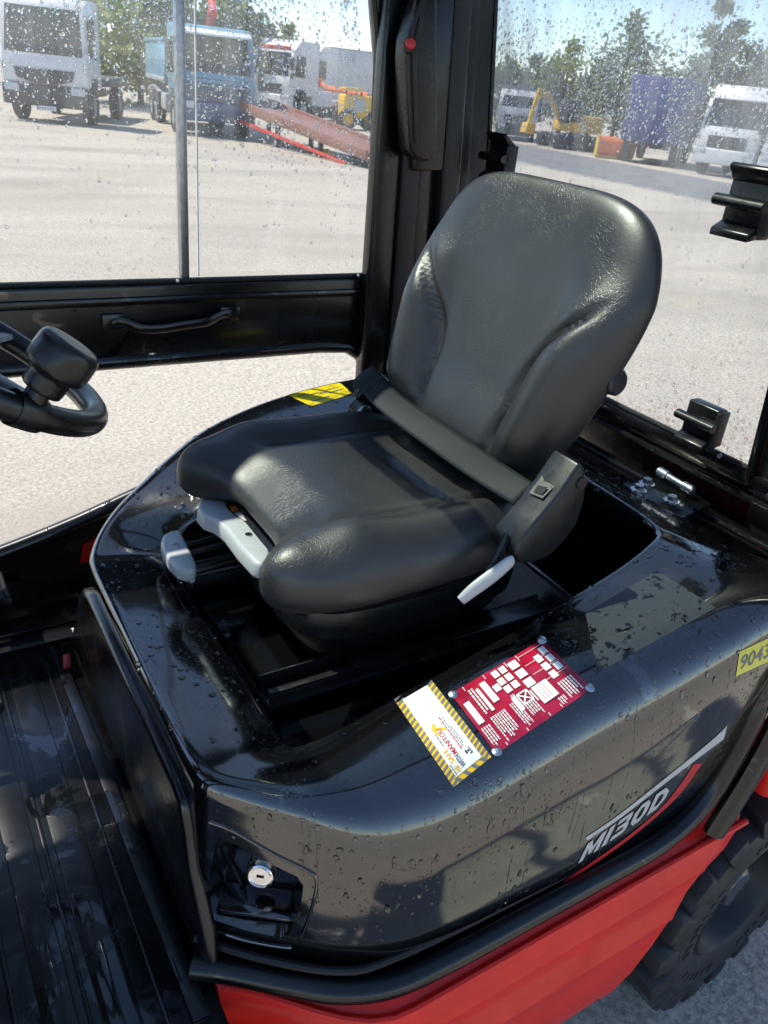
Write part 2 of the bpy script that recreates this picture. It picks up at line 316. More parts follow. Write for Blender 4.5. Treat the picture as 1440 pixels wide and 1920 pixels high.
# ------------------------------------------------------------------ forklift: hull, cab frame, wheel
FL = thing('forklift', 'red and black forklift truck whose open cab fills the picture', 'forklift', (-.4, 0, 0))
# floor plate of the foot well and red chassis under it
part('floor_plate', MB().box((.30, 0, .625), (.62, 1.06, .03)), 'black', FL, bevel=.004)
part('tunnel_strip', MB().box((.30, -.487, .643), (.62, .035, .016)), 'trim', FL, bevel=.005)
# sill rail that follows the hood and turns up into the rear post
p_ = [(.012, .345, .667), (-.03, .375, .668), (-.09, .425, .670), (-.15, .470, .672), (-.215, .496, .674), (-.30, .503, .675), (-.45, .504, .676), (-.6, .504, .676), (-.715, .504, .678), (-.79, .503, .70), (-.838, .502, .745), (-.862, .501, .81), (-.878, .50, .90), (-.893, .49, 1.0), (-.94, .47, 1.5), (-.97, .455, 2.05)]
path = spline(p_, 6); part('sill_rail', MB().tube(path, .018, 16, sq=(1.0, .95)), 'black', FL)
path2 = spline([(.0, .322, .690), (-.06, .385, .692), (-.15, .456, .694), (-.23, .478, .697), (-.45, .486, .70), (-.70, .485, .70), (-.80, .483, .73), (-.85, .48, .80), (-.866, .478, .9), (-.88, .47, 1.0), (-.93, .45, 1.5)], 6)
part('hood_seal', MB().tube(path2, .006, 10), 'flat_black', FL)
part('rear_post', MB().tube(spline([(-.855, .525, .665), (-.905, .523, .80), (-.93, .52, .95), (-.965, .505, 1.4), (-1.0, .48, 2.06)], 5), .021, 12, sq=(1.2, .8)), 'black', FL)
# red side panel with its flange, creases and the cut for the wheel arch
def side_pt(x, prof):
    return [(x, y, z) for y, z in prof]
prof = [(.485, .662), (.508, .654), (.526, .640), (.536, .620), (.5400, .600), (.5418, .594), (.5400, .586), (.543, .560), (.5495, .524), (.5518, .516), (.5490, .507), (.550, .46), (.548, .40), (.538, .345), (.522, .30), (.498, .262), (.47, .24)]
def front_shift(x, y):                                # the panel follows the slanted hood corner towards the foot well
    return y-.155*smoothstep(-.235, .015, x)**1.25
def arch_x(z):                                        # front edge of the wheel arch
    K_ = [(.20, -.655), (.298, -.681), (.388, -.710), (.50, -.767), (.562, -.806), (.601, -.849), (.63, -.915), (.658, -.962), (.70, -.975)]
    for (z0, x0), (z1, x1) in zip(K_, K_[1:]):
        if z <= z1: return x0+(x1-x0)*max(0, (z-z0)/(z1-z0))
    return K_[-1][1]
rows = []
for y, z in prof:
    x1 = arch_x(z); xs = [-.012+(x1+.012)*((i/34)**1.0) for i in range(35)]
    rows.append([(x, front_shift(x, y), z) for x in xs])
mb = MB().grid(rows); n0 = len(mb.v); back = [[(x, y-.014, z-.004) for x, y, z in r] for r in rows]; mb.grid(back)
part('side_panel', mb, 'red', FL, smooth=28)
part('arch_lip', MB().tube([(rows[i][-1][0]+.002, rows[i][-1][1]-.007, rows[i][-1][2]) for i in range(len(rows))], .0085, 8), 'red', FL)
part('side_panel_flange', MB().tube([(x, front_shift(x, .5275), .646) for x in [-.02-.93*i/30 for i in range(31)]], .006, 8), 'red', FL)
# red counterweight casting behind the wheel arch
cw = MB().prism([(-1.14, .40, .60), (-1.14, .40, .86), (-1.9, .40, .80), (-1.95, .38, .3), (-1.5, .40, .26), (-1.46, .40, .50), (-1.36, .40, .62), (-1.2, .40, .66)], (0, -.86, 0))
CW = part('counterweight', cw, 'red', FL, bevel=.028, seg=3)
part('counterweight_cheek', MB().prism([(-.985, .532, .672), (-.975, .530, .80), (-.99, .525, .87), (-1.03, .518, .90), (-1.5, .48, .87), (-1.9, .43, .80), (-1.9, .43, .5), (-1.46, .49, .56), (-1.36, .51, .62), (-1.2, .528, .668), (-1.08, .532, .668)], (0, -.13, 0)), 'red', CW, bevel=.022, seg=3)
# step below the sill
st = MB().box((.02, .45, .545), (.30, .16, .02)); part('step_plate', st, 'mat', FL, bevel=.008)
part('step_bracket', MB().box((.0, .40, .44), (.24, .02, .2)), 'black', FL, bevel=.004)
part('chassis', MB().box((-.45, 0, .45), (1.5, .80, .28)), 'flat_black', FL, bevel=.01)
# front plate between foot well and hood, and the far sill
fp = [(.004, -.47, .648), (.004, -.40, .74), (.004, -.33, .845), (.004, -.29, .885), (.004, -.24, .902), (.004, .235, .905), (.004, .268, .895), (.004, .285, .86), (.004, .30, .80), (.004, .352, .73), (.004, .375, .648)]
part('front_cover', MB().prism([(-.022, y, z) for x, y, z in fp], (.022, 0, 0)), 'black', FL, bevel=.010, seg=4)
part('far_sill', MB().tube(spline([(.75, -.62, .725), (.35, -.62, .745), (.12, -.62, .79), (-.05, -.62, .835), (-.2, -.62, .885), (-.28, -.62, .91)], 6), .017, 12), 'black', FL)
part('far_side_panel', MB().prism([(.75, -.632, .64), (.75, -.632, .718), (.35, -.632, .738), (.12, -.632, .785), (-.05, -.632, .83), (-.2, -.632, .89), (-.2, -.632, .64)], (0, .008, 0)), 'black', FL)
part('far_red_panel', MB().prism([(-.06, -.622, .735), (-.07, -.622, .780), (-.12, -.622, .80), (-.2, -.622, .82), (-.2, -.622, .735)], (0, .006, 0)), 'red', FL)
part('far_kick_panel', MB().box((.36, -.60, .68), (.60, .012, .10)), 'black', FL, bevel=.003)
part('far_floor', MB().box((.25, -.58, .632), (.9, .09, .02)), 'black', FL, bevel=.004)
# red clip beside the mat
part('tie_strap', MB().prism([(.016, -.395, .652), (.022, -.36, .656), (.018, -.372, .685)], (.014, 0, 0)), 'redbtn', FL, bevel=.002)
# pedals that reach into the picture from the left
for (px, py, zz, sc) in ((4, 1092, .77, 1.0), (-2, 1290, .80, .8)):
    c = at(px, py, z=zz); e = MB()
    e.box(c+Vector((.03, 0, 0)), (.085*sc, .11*sc, .016), Matrix.Rotation(R(-28), 3, 'Y'))
    pd = part('pedal', e, 'flat_black', FL, bevel=.006, seg=3)
    for i in range(4): part('pedal_rib', MB().box(c+Vector((.03+.0, 0, .0))+Matrix.Rotation(R(-28), 3, 'Y')@Vector((-.03*sc+.02*sc*i, 0, .0105)), (.007*sc, .10*sc, .007), Matrix.Rotation(R(-28), 3, 'Y')), 'rubber', pd, bevel=.002)
    part('pedal_arm', MB().tube([c+Vector((.04, 0, -.01)), c+Vector((.16, 0, -.03)), c+Vector((.3, 0, .12))], .011, 8), 'trim', pd)
# cab: far rear corner posts with their grooves, roof guard, front posts
post = [(-.80, .07, -.655, .018), (-.862, .05, -.640, .016), (-.918, .056, -.655, .02), (-.972, .046, -.63, .022), (-1.018, .036, -.662, .012), (-1.06, .030, -.672, .010)]
lean = lambda z: -.055*0+.10*(z-1.14)                  # posts lean forward towards the roof
cp = thing_cp = None
for i, (x, wd, y, dp) in enumerate(post):
    q = []
    for z in (1.02, 2.10):
        dx = lean(z)*(.15+.85*min(1, max(0, (-x-.78)/.3)))
        q.append([(x+dx-wd/2, y-dp, z), (x+dx+wd/2, y-dp, z), (x+dx+wd/2, y+dp, z), (x+dx-wd/2, y+dp, z)])
    m_ = MB(); m_.add(q[0]+q[1], [(0, 3, 2, 1), (4, 5, 6, 7), (0, 1, 5, 4), (1, 2, 6, 5), (2, 3, 7, 6), (3, 0, 4, 7)])
    part('corner_post', m_, ('black', 'flat_black')[i % 2], FL, bevel=.007, seg=3)
part('corner_gusset', MB().prism([(-.75, -.672, .95), (-1.165, -.672, .95), (-1.02, -.672, 2.1), (-.74, -.672, 2.1), (-.775, -.672, 1.4), (-.80, -.672, 1.2), (-.79, -.672, 1.05)], (0, -.012, 0)), 'flat_black', FL)
for y in (-.56, .44): part('front_post', MB().tube([(.78, y, .6), (.62, y, 1.3), (.40, y, 2.1)], .028, 10), 'black', FL)
for y in (-.64, .47): part('roof_side_rail', MB().box((-.34, y, 2.12), (1.5, .07, .07)), 'black', FL, bevel=.015)
for x in (.42, -1.02): part('roof_cross_rail', MB().box((x, -.085, 2.12), (.08, 1.05, .07)), 'black', FL, bevel=.015)
for x in (-.05, -.55): part('roof_bar', MB().box((x, -.085, 2.125), (.05, 1.04, .03)), 'black', FL, bevel=.006)
part('roof_shade_plate', MB().box((.68, -.085, 2.13), (.62, 1.10, .03)), 'black', FL, bevel=.008)  # unseen opaque plate added ahead of the roof to keep sun off the mat
part('roof_pane', MB().box((-.30, -.085, 2.150), (1.36, 1.04, .006)), 'tint', FL)
# lower rear wall behind the hood, sill of the rear window
def rw_x(z): return -1.165+.135*(z-1.14)
wall = MB().prism([(rw_x(.98)-.02, -.67, .98), (rw_x(1.135), -.67, 1.135), (rw_x(1.135)-.03, -.67, 1.135), (-1.24, -.67, .98)], (0, 1.2, 0))
part('rear_wall', wall, 'black', FL, bevel=.004)
part('rear_ledge', MB().box((-1.122, -.06, 1.052), (.03, 1.1, .02)), 'black', FL, bevel=.006)
part('rear_wall_seam', MB().box((-1.158, -.06, 1.108), (.012, 1.1, .010)), 'trim', FL, bevel=.003)
# dashboard and mast ahead of the driver
part('dashboard', MB().prism([(.50, -.50, .65), (.46, -.50, 1.12), (.58, -.50, 1.24), (.72, -.50, 1.22), (.72, -.50, .65)], (0, .92, 0)), 'trim', FL, bevel=.03, seg=3)
for y in (-.34, .30): part('mast_rail', MB().box((.98, y, 1.25), (.12, .09, 2.1)), 'black', FL, bevel=.01)
for z in (.7, 1.9): part('mast_crossbar', MB().box((.98, -.02, z), (.05, .6, .12)), 'black', FL, bevel=.01)
# rear wheel: tyre with cleats, rim
WC = Vector((-1.13, .432, .302)); WA = R(4); ax = Vector((math.sin(-WA)*-1, math.cos(WA), 0)).normalized()
WX = Vector((math.cos(WA), -math.sin(WA)*-1, 0))*1.0
ax = Vector((-.07, .9975, 0)).normalized(); fw = Vector((.9975, .07, 0)).normalized()
wheel = MB().lathe([(.150, -.085), (.19, -.09), (.235, -.092), (.262, -.085), (.272, -.06), (.272, .06), (.262, .082), (.246, .089), (.240, .0905), (.232, .0895), (.20, .088), (.172, .084), (.158, .076), (.150, .06)], WC, ax, 64)
RW = part('rear_wheel', MB().lathe([(.152, .066), (.160, .078), (.153, .082), (.146, .074), (.138, .04), (.120, .018), (.085, .012), (.06, .012), (.055, .035), (.035, .04), (.0001, .04)], WC, ax, 48), 'flat_black', FL)
part('tyre', wheel, 'rubber', RW, smooth=40)
part('hub_cap', MB().lathe([(.05, .03), (.05, .055), (.042, .062), (.0001, .064)], WC, ax, 24), 'rim', RW)
for i in range(6):
    a_ = 2*PI*i/6+.2; c = WC+ax*.022+(fw*math.cos(a_)+Vector((0, 0, 1))*math.sin(a_))*.098
    part('wheel_nut', MB().lathe([(.011, 0), (.011, .016), (.006, .022), (.0001, .022)], c, ax, 6), 'trim', RW)
NL = 19
for i in range(NL):
    for sgn in (1, -1):
        a0 = 2*PI*(i+(.5 if sgn < 0 else 0))/NL; da = 2*PI/NL*.56
        def tp(ang, r, s_): return WC+(fw*math.cos(ang)+Vector((0, 0, 1))*math.sin(ang))*r+ax*s_
        m_ = MB(); sh = .10
        ring = lambda r, o: [tp(a0-da/2, r, sgn*.093*o), tp(a0+da/2, r, sgn*.093*o), tp(a0+da/2+sh, r, sgn*.008), tp(a0-da/2+sh, r, sgn*.008)]
        lo, hi = ring(.250, 1.0), ring(.304, .94)
        m_.add(lo+hi, [(0, 1, 2, 3), (4, 7, 6, 5), (0, 4, 5, 1), (1, 5, 6, 2), (2, 6, 7, 3), (3, 7, 4, 0)])
        part('tread_cleat', m_, 'rubber', RW, bevel=.005, seg=2)
# raised lettering band of the tyre reads only as small relief
relief = MB()
for i in range(46):
    a_ = 2*PI*i/46
    if i % 9 > 5: continue
    m_c = WC+(fw*math.cos(a_)+Vector((0, 0, 1))*math.sin(a_))*.207+ax*.0885
    rr = Matrix((fw, ax, Vector((0, 0, 1)))).transposed() @ Matrix.Rotation(-a_, 3, 'Y')
    relief.box(m_c, (.018, .004, .010+.004*(i % 3)), rr)
part('sidewall_relief', relief, 'rubber', RW, kind='stuff')
# grab handle with red button on the corner post
go = [(812, -30), (795, -14), (778, 30), (765, 74), (762, 110), (765, 200), (769, 280), (777, 296), (795, 303), (816, 300), (822, 285), (820, 100), (822, -30)]
GH = part('grab_handle', MB().prism([at(*q, y=-.565) for q in go], (0, -.05, 0)), 'trim', FL, bevel=.007, seg=3)
part('grip_ridge', MB().prism([at(*q, y=-.5645)+Vector((0, .004, 0)) for q in [(786, 30), (775, 76), (771, 110), (776, 270), (783, 270), (779, 110), (783, 78), (794, 30)]], (0, -.006, 0)), 'flat_black', GH, bevel=.001)
bp = at(769, 83, y=-.548)
part('red_button', MB().lathe([(.0001, .011), (.006, .0105), (.0095, .008), (.0105, .004), (.0105, -.004)], bp, (.35, .9, .2), 20), 'redbtn', GH)
part('button_collar', MB().lathe([(.0105, .002), (.014, .001), (.0145, -.006), (.0145, -.016)], bp, (.35, .9, .2), 20), 'flat_black', GH)
part('handle_plate', MB().box(at(812, 160, y=-.618), (.085, .012, .34), Matrix.Rotation(R(3), 3, 'Y')), 'black', GH, bevel=.006)
# ------------------------------------------------------------------ engine hood (carries the seat)
HD = thing('engine_hood', 'wet glossy black engine hood with sunken seat pan and data plate', 'hood', (-.5, 0, .65))
keys = [  # O shoulder (x,y,z)          I lip of the seat pan (x,y,z)    B base (x,y)     shoulder radius
 ((-.012, .00, .955), (-.155, .00, .940), (-.026, .00), .022), ((-.012, .17, .955), (-.155, .15, .940), (-.026, .20), .022),
 ((-.014, .255, .955), (-.155, .235, .939), (-.024, .295), .024), ((-.022, .292, .955), (-.158, .262, .938), (-.020, .326), .028),
 ((-.060, .335, .956), (-.170, .274, .940), (-.050, .358), .032), ((-.115, .387, .959), (-.190, .279, .945), (-.102, .404), .044),
 ((-.175, .434, .968), (-.220, .281, .952), (-.160, .446), .090), ((-.240, .470, .984), (-.270, .281, .965), (-.222, .470), .130),
 ((-.330, .492, 1.010), (-.350, .281, .986), (-.310, .480), .160), ((-.460, .502, 1.046), (-.470, .279, 1.016), (-.45, .484), .165),
 ((-.600, .507, 1.080), (-.600, .276, 1.050), (-.60, .486), .150), ((-.740, .509, 1.108), (-.740, .270, 1.088), (-.74, .486), .120),
 ((-.860, .509, 1.124), (-.820, .258, 1.112), (-.85, .484), .095), ((-.990, .507, 1.112), (-.862, .232, 1.112), (-.96, .482), .07),
 ((-1.075, .490, 1.078), (-.880, .190, 1.110), (-1.05, .470), .04), ((-1.098, .440, 1.062), (-.887, .13, 1.110), (-1.08, .43), .03),
 ((-1.100, .22, 1.058), (-.890, .06, 1.110), (-1.085, .22), .02), ((-1.100, 0, 1.058), (-.890, 0, 1.110), (-1.085, 0), .02)]
far = []
fo = [(-.014, -.255, .957), (-.020, -.292, .960), (-.048, -.345, .975), (-.092, -.393, 1.000), (-.150, -.432, 1.028), (-.222, -.472, 1.058), (-.31, -.505, 1.092), (-.44, -.528, 1.124), (-.60, -.538, 1.148), (-.74, -.54, 1.156), (-.86, -.54, 1.158), (-.99, -.54, 1.13), (-1.075, -.52, 1.09), (-1.098, -.47, 1.066)]
for kk, o_ in zip(keys[2:16], fo):
    (O, I, B, r_) = kk; dz = max(0, o_[2]-O[2])
    far.append((o_, (I[0], -I[1], I[2]+dz*.8), (B[0], -B[1]*1.04), min(r_, .055)*.8))
far = [(keys[1][0][:1]+(-.17, .955), keys[1][1][:1]+(-.15, .94), (keys[1][2][0], -.20), .022)]+far+[((-1.10, -.22, 1.058), (-.89, -.06, 1.110), (-1.085, -.22), .02)]
ring = keys+far[::-1]
NS = 7
cO = spline([k_[0] for k_ in ring], NS, True); cI = spline([k_[1] for k_ in ring], NS, True); cB = spline([(k_[2][0], k_[2][1], .655) for k_ in ring], NS, True); cr = spline([(k_[3], 0, 0) for k_ in ring], NS, True)
FLOORZ = .885; rows = []
def bez(a, b_, c, n): return [a*(1-t)**2+b_*2*t*(1-t)+c*t*t for t in [i/n for i in range(n+1)]]
for O, I, B, rr in zip(cO, cI, cB, cr):
    r_ = rr.x; P = [Vector((-.5, 0, .63)), Vector((B.x, B.y, .63)), B.copy()]
    dn = (B-O); L = dn.length; dn.normalize(); din = (I-O); din.normalize()
    a_ = O+dn*min(r_*(1.15+4.0*max(0, r_-.05)), L*.62); c_ = O+din*r_
    for t in (.04, .1, .2, .32, .45, .58, .7, .8, .88, .94): 
        q = B.lerp(a_, t); out_ = Vector((B.x+.5, B.y, 0)) if False else Vector((O.x+.55, O.y, 0)).normalized()
        P.append(q+out_*.006*math.sin(PI*t))
    P += bez(a_, O, c_, 14)
    i0 = I-din*.016
    for t in (.2, .4, .6, .8, .93): P.append(c_.lerp(i0, t)+Vector((0, 0, .0025*math.sin(PI*t))))
    P += bez(i0, I+Vector((0, 0, .003)), I+Vector((0, 0, -.018)), 5)
    ctr = Vector((-.5, 0, 0)); inn = (Vector((ctr.x, ctr.y, 0))-Vector((I.x, I.y, 0))); inn.normalize()
    dpt = I.z-.018-FLOORZ
    f1 = Vector((I.x, I.y, FLOORZ+.012))+inn*(.010+.10*dpt); f2 = Vector((I.x, I.y, FLOORZ))+inn*(.03+.10*dpt)
    P += [Vector((I.x, I.y, I.z-.018)).lerp(f1, t) for t in (.33, .66)]+bez(f1, Vector((f1.x, f1.y, FLOORZ)), f2, 3)
    P += [f2.lerp(Vector((-.5, 0, FLOORZ)), t) for t in (.4, .8)]+[Vector((-.5, 0, FLOORZ))]
    rows.append(P)
mb = MB().grid(rows, True, False)
SHELL = part('hood_shell', mb, 'hood', HD, smooth=50)
# pocket for the lock in the slanted front corner
cd_ = Vector((-.80, .60, 0)); cn = Vector((.60, .80, 0)); p0 = Vector((-.018, .327, 0))
def cpnt(a_, z, dep): return p0+cd_*a_+Vector((0, 0, z))+cn*dep
out = [(-.03, .892), (.03, .885), (.128, .851), (.139, .838), (.136, .80), (.128, .755), (.118, .722), (.105, .713), (.05, .707), (-.03, .708)]
inn = [(.008, .874), (.035, .868), (.112, .838), (.118, .825), (.116, .80), (.110, .77), (.104, .748), (.095, .742), (.05, .738), (.008, .74)]
cut = MB(); n_ = len(out); cut.add([cpnt(a_, z, .05) for a_, z in out]+[cpnt(a_, z, -.014-.034*(.874-z)/.136) for a_, z in inn], [tuple(range(n_)), tuple(range(2*n_-1, n_-1, -1))]+[(i, i+n_, (i+1) % n_+n_, (i+1) % n_) for i in range(n_)])
cutter = link('cutter', mesh_of(cut, 'hood', 'cutter'))
md = SHELL.modifiers.new('b', 'BOOLEAN'); md.object = cutter; md.operation = 'DIFFERENCE'; md.solver = 'EXACT'
dg = bpy.context.evaluated_depsgraph_get(); dg.update()
nm = bpy.data.meshes.new_from_object(SHELL.evaluated_get(dg)); SHELL.modifiers.remove(md)
if len(nm.polygons) > 500:
    SHELL.data = nm
bpy.data.objects.remove(cutter)
SHELL.data.polygons.foreach_set('use_smooth', [True]*len(SHELL.data.polygons)); SHELL.data.set_sharp_from_angle(angle=R(42))
while len(SHELL.data.materials) > 1: SHELL.data.materials.pop()
bv = bvh_of(SHELL)
# lock button inside the pocket, ledge and ribs
bc = cpnt(.066, .806, -.031); bn = (cn+Vector((0, 0, .25))).normalized()
LB = part('lock_button', MB().lathe([(.0185, -.004), (.0188, .016), (.0175, .0195), (.0158, .0205), (.0155, .017), (.012, .0165), (.0115, .018), (.0001, .0185)], bc, bn, 32), 'chrome', HD)
part('lock_collar', MB().lathe([(.020, -.006), (.0215, .004), (.020, .008), (.0178, .009)], bc, bn, 32), 'dkgrey', LB)
part('key_slot', MB().box(bc+bn*.0187, (.010, .0022, .0026), Matrix((cd_, cn, Vector((0, 0, 1)))).transposed()), 'trim', LB)
part('pocket_ledge', MB().prism([cpnt(.008, .742, -.044), cpnt(.108, .745, -.044), cpnt(.116, .735, -.006), cpnt(.008, .731, -.006)], (0, 0, .006)), 'hood', HD, bevel=.002)
rim_ = []
for a_, z in ((-.004, .893), (.03, .890), (.085, .871), (.130, .856), (.143, .841), (.141, .80), (.133, .752), (.122, .716), (.107, .707), (.05, .701), (.0, .702)):
    h = bv.ray_cast(cpnt(a_, z, .08), -cn)
    if h[0] is not None: rim_.append(h[0]+cn*.0002)
if len(rim_) > 4: part('pocket_rim', MB().tube(spline(rim_, 5), .0026, 8), 'hood', HD)
part('pocket_rib', MB().tube([cpnt(.016, .845, -.022), cpnt(.034, .752, -.042)], .004, 8), 'hood', HD)

# labels: each laid on the hood surface
def lay(name, quads_uv, mat_, parent, frame, off):
    """polygons given in label coordinates (u,v in 0..1), laid onto the hood"""
    m_ = MB()
    for poly in quads_uv: m_.add([frame(u, v_, off) for u, v_ in poly], [tuple(range(len(poly)))])
    return part(name, m_, mat_, parent, smooth=60)
def frame_from(px4):
    """px4: photo pixels of the corners (0,0) (1,0) (1,1) (0,1)"""
    H = [hit(bv, *q) for q in px4]; P = [h[0] for h in H]; nn_ = Vector((0, 0, 0))
    nn_ = (P[1]-P[0]).cross(P[3]-P[0]).normalized()
    if nn_.dot(CAM-P[0]) < 0: nn_ = -nn_
    def f(u, v_, off):
        x = (px4[0][0]*(1-u)+px4[1][0]*u)*(1-v_)+(px4[3][0]*(1-u)+px4[2][0]*u)*v_; y = (px4[0][1]*(1-u)+px4[1][1]*u)*(1-v_)+(px4[3][1]*(1-u)+px4[2][1]*u)*v_
        h = hit(bv, x, y); return h[0]+(h[1] if h[1].dot(nn_) > 0 else -h[1])*off
    f.P = P; f.n = nn_; return f
def gridpoly(nu, nv, u0=0, u1=1, v0=0, v1=1):
    U = [u0+(u1-u0)*i/nu for i in range(nu+1)]; V = [v0+(v1-v0)*i/nv for i in range(nv+1)]
    return [[(U[i], V[j]), (U[i+1], V[j]), (U[i+1], V[j+1]), (U[i], V[j+1])] for i in range(nu) for j in range(nv)]
def sheet(name, mat_, parent, frame, off, nu=10, nv=14, **k):
    m_ = MB(); nn_ = nu+1
    m_.grid([[frame(i/nu, j/nv, off) for j in range(nv+1)] for i in range(nu+1)]); return part(name, m_, mat_, parent, smooth=60, **k)
def rect(u0, v0, u1, v1): return [(u0, v0), (u1, v0), (u1, v1), (u0, v1)]
def lay_text(name, s, mat_, parent, frame, off, u0, v0, du, dv, size=1.0, bold=0.0, shear=0.0, fit=True):
    """text along +u from (u0,v0), cap height dv, total length du, in label coordinates"""
    vs_, fs_ = text2d(s, 1.0, shear, bold); xs = [q[0] for q in vs_]; ys = [q[1] for q in vs_]; x0, x1, y0, y1 = min(xs), max(xs), min(ys), max(ys)
    m_ = MB(); m_.add([frame(u0+du[0]*(x-x0)/(x1-x0)+dv[0]*(y-y0)/(y1-y0), v0+du[1]*(x-x0)/(x1-x0)+dv[1]*(y-y0)/(y1-y0), off) for x, y in vs_], fs_)
    return part(name, m_, mat_, parent, smooth=60)
# crimson data plate (u along the machine to the front, v outwards)
fr = frame_from([(1016, 1200), (845, 1302), (930, 1414), (1110, 1291)])
PL = sheet('rating_plate', 'plate', HD, fr, .0014, 28, 18)
W_ = []
def bar(u0, v0, u1, v1): W_.append(rect(u0, v0, u1, v1))
for u in (.30, .425, .655, .875): bar(u, .02, u+.006, .98)
for (u, v_) in ((.045, .10), (.045, .25), (.045, .40), (.13, .17), (.13, .32), (.13, .47)): bar(u, v_, u+.06, v_+.115)
for i in range(4): bar(.03, .06+.16*i, .30, .066+.16*i)
for (u, v_) in ((.33, .06), (.33, .22), (.33, .38)): bar(u, v_, u+.085, v_+.12)
for (u, v_) in ((.45, .05), (.45, .18), (.45, .31), (.53, .05), (.53, .18), (.53, .31), (.60, .22)): bar(u, v_, u+.06, v_+.10)
bar(.245, .52, .40, .80); bar(.56, .50, .60, .72); bar(.68, .10, .74, .42); bar(.77, .14, .80, .50); bar(.91, .22, .97, .56)
def lines(u0, u1, v0, v1, n, seed):
    r_ = random.Random(seed)
    for i in range(n):
        u = u0+(u1-u0)*(i+.2)/n; v_ = v0; end = v1-(v1-v0)*.35*r_.random()
        while v_ < end:
            l = .02+.035*r_.random(); bar(u, v_, u+(u1-u0)/n*.5, min(end, v_+l)); v_ += l+.010
lines(.05, .20, .66, .94, 6, 1); lines(.22, .29, .84, .97, 3, 2); lines(.44, .55, .66, .92, 5, 3); lines(.57, .65, .55, .96, 4, 4); lines(.70, .86, .56, .95, 7, 5); lines(.89, .985, .62, .96, 4, 6); lines(.81, .87, .1, .5, 2, 7)
lay('plate_print', W_, 'label_w', PL, fr, .0034)
D_ = []
for (u, v_, a_, c_) in ((.30, .54, .005, .24), (.33, .54, .005, .24), (.36, .54, .005, .24)): D_.append(rect(u, v_, u+.004, v_+.24))
lay('plate_rule', D_, 'label_r', PL, fr, .0042)
X_ = []
def seg2(u0, v0, u1, v1, w_=.006):
    d = Vector((u1-u0, (v1-v0)*.6)); d.normalize(); n2 = (-d.y*w_, d.x*w_/.6); X_.append([(u0-n2[0], v0-n2[1]), (u1-n2[0], v1-n2[1]), (u1+n2[0], v1+n2[1]), (u0+n2[0], v0+n2[1])])
for s_ in ((.44, .50, .54, .50), (.44, .66, .54, .66), (.44, .50, .44, .66), (.54, .50, .54, .66), (.44, .50, .54, .66), (.54, .50, .44, .66), (.56, .46, .56, .70), (.58, .46, .58, .62), (.42, .54, .42, .72)): seg2(*s_)
lay('plate_diagram', X_, 'label_w', PL, fr, .0034)
for u, v_ in ((.01, .02), (.985, .03), (.985, .975), (.015, .975)):
    p = fr(u, v_, .0018); part('rivet', MB().lathe([(.0072, 0), (.0070, .0016), (.0045, .0030), (.0022, .0032), (.0018, .0022), (.0001, .0022)], p, fr.n, 20), 'steel', PL)
# striped safety label
fs = frame_from([(738, 1311), (806, 1272), (921, 1419), (850, 1476)])
SL = sheet('safety_label', 'label_o', HD, fs, .0008, 10, 20)
S_ = []
for i in range(19):
    v_ = .012+i*.0535; S_ += [[(0.0, v_), (.20, v_-.030), (.20, v_-.004), (0.0, v_+.026)], [(.83, v_-.012), (1.0, v_-.04), (1.0, v_-.012), (.83, v_+.016)]]
S_ = [[(u, min(1, max(0, v_))) for u, v_ in q] for q in S_]
for i in range(4): u = .10+.22*i; S_ += [[(u, 0), (u+.09, 0), (u+.16, .055), (u+.07, .055)], [(u, .945), (u+.09, .945), (u+.16, 1), (u+.07, 1)]]
lay('hazard_stripe', S_, 'label_g', SL, fs, .0012)
m_ = MB(); m_.grid([[fs(.165+.675*i/6, .055+.885*j/16, .0017) for j in range(17)] for i in range(7)]); part('label_field', m_, 'label_w', SL, smooth=60)
def tx(s, mt, u, v0, v1, hgt, bold=.0): lay_text('label_text', s, mt, SL, fs, .0023, u, v0, (0, v1-v0), (-hgt, 0), bold=bold)
tx('BE SAFE', 'label_o', .345, .915, .665, .115, .012); tx('WITH', 'label_k', .490, .905, .775, .115, .008); tx('MANITOU', 'label_r', .490, .760, .475, .115, .008)
tx('MANITOU', 'label_k', .215, .925, .815, .03, .02)
lay('label_rule', [rect(.545, .40, .551, .87)], 'label_o', SL, fs, .0021)
def dashes(u, v0, v1, hgt, mt, seed):
    r_ = random.Random(seed); L_ = []; v_ = v0
    while v_ < v1:
        l = .012+.03*r_.random(); L_.append(rect(u, v_, u+hgt, min(v1, v_+l))); v_ += l+.009
    lay('label_print', L_, mt, SL, fs, .0021)
dashes(.30, .50, .64, .03, 'label_g', 1); dashes(.590, .38, .76, .030, 'label_r', 2); dashes(.645, .40, .74, .024, 'label_g', 3); dashes(.690, .52, .72, .024, 'label_g', 4)
lay('label_symbol', [rect(.62, .79, .66, .83), rect(.67, .80, .72, .82), rect(.73, .775, .75, .84), rect(.69, .84, .76, .85)], 'label_k', SL, fs, .0021)
A_ = [[(.30, .46), (.40, .40), (.44, .43), (.36, .485)], [(.30, .46), (.36, .485), (.40, .53), (.36, .54)], [(.36, .47), (.40, .45), (.60, .50), (.57, .53)]]
lay('label_arrow', A_, 'label_o', SL, fs, .0021)
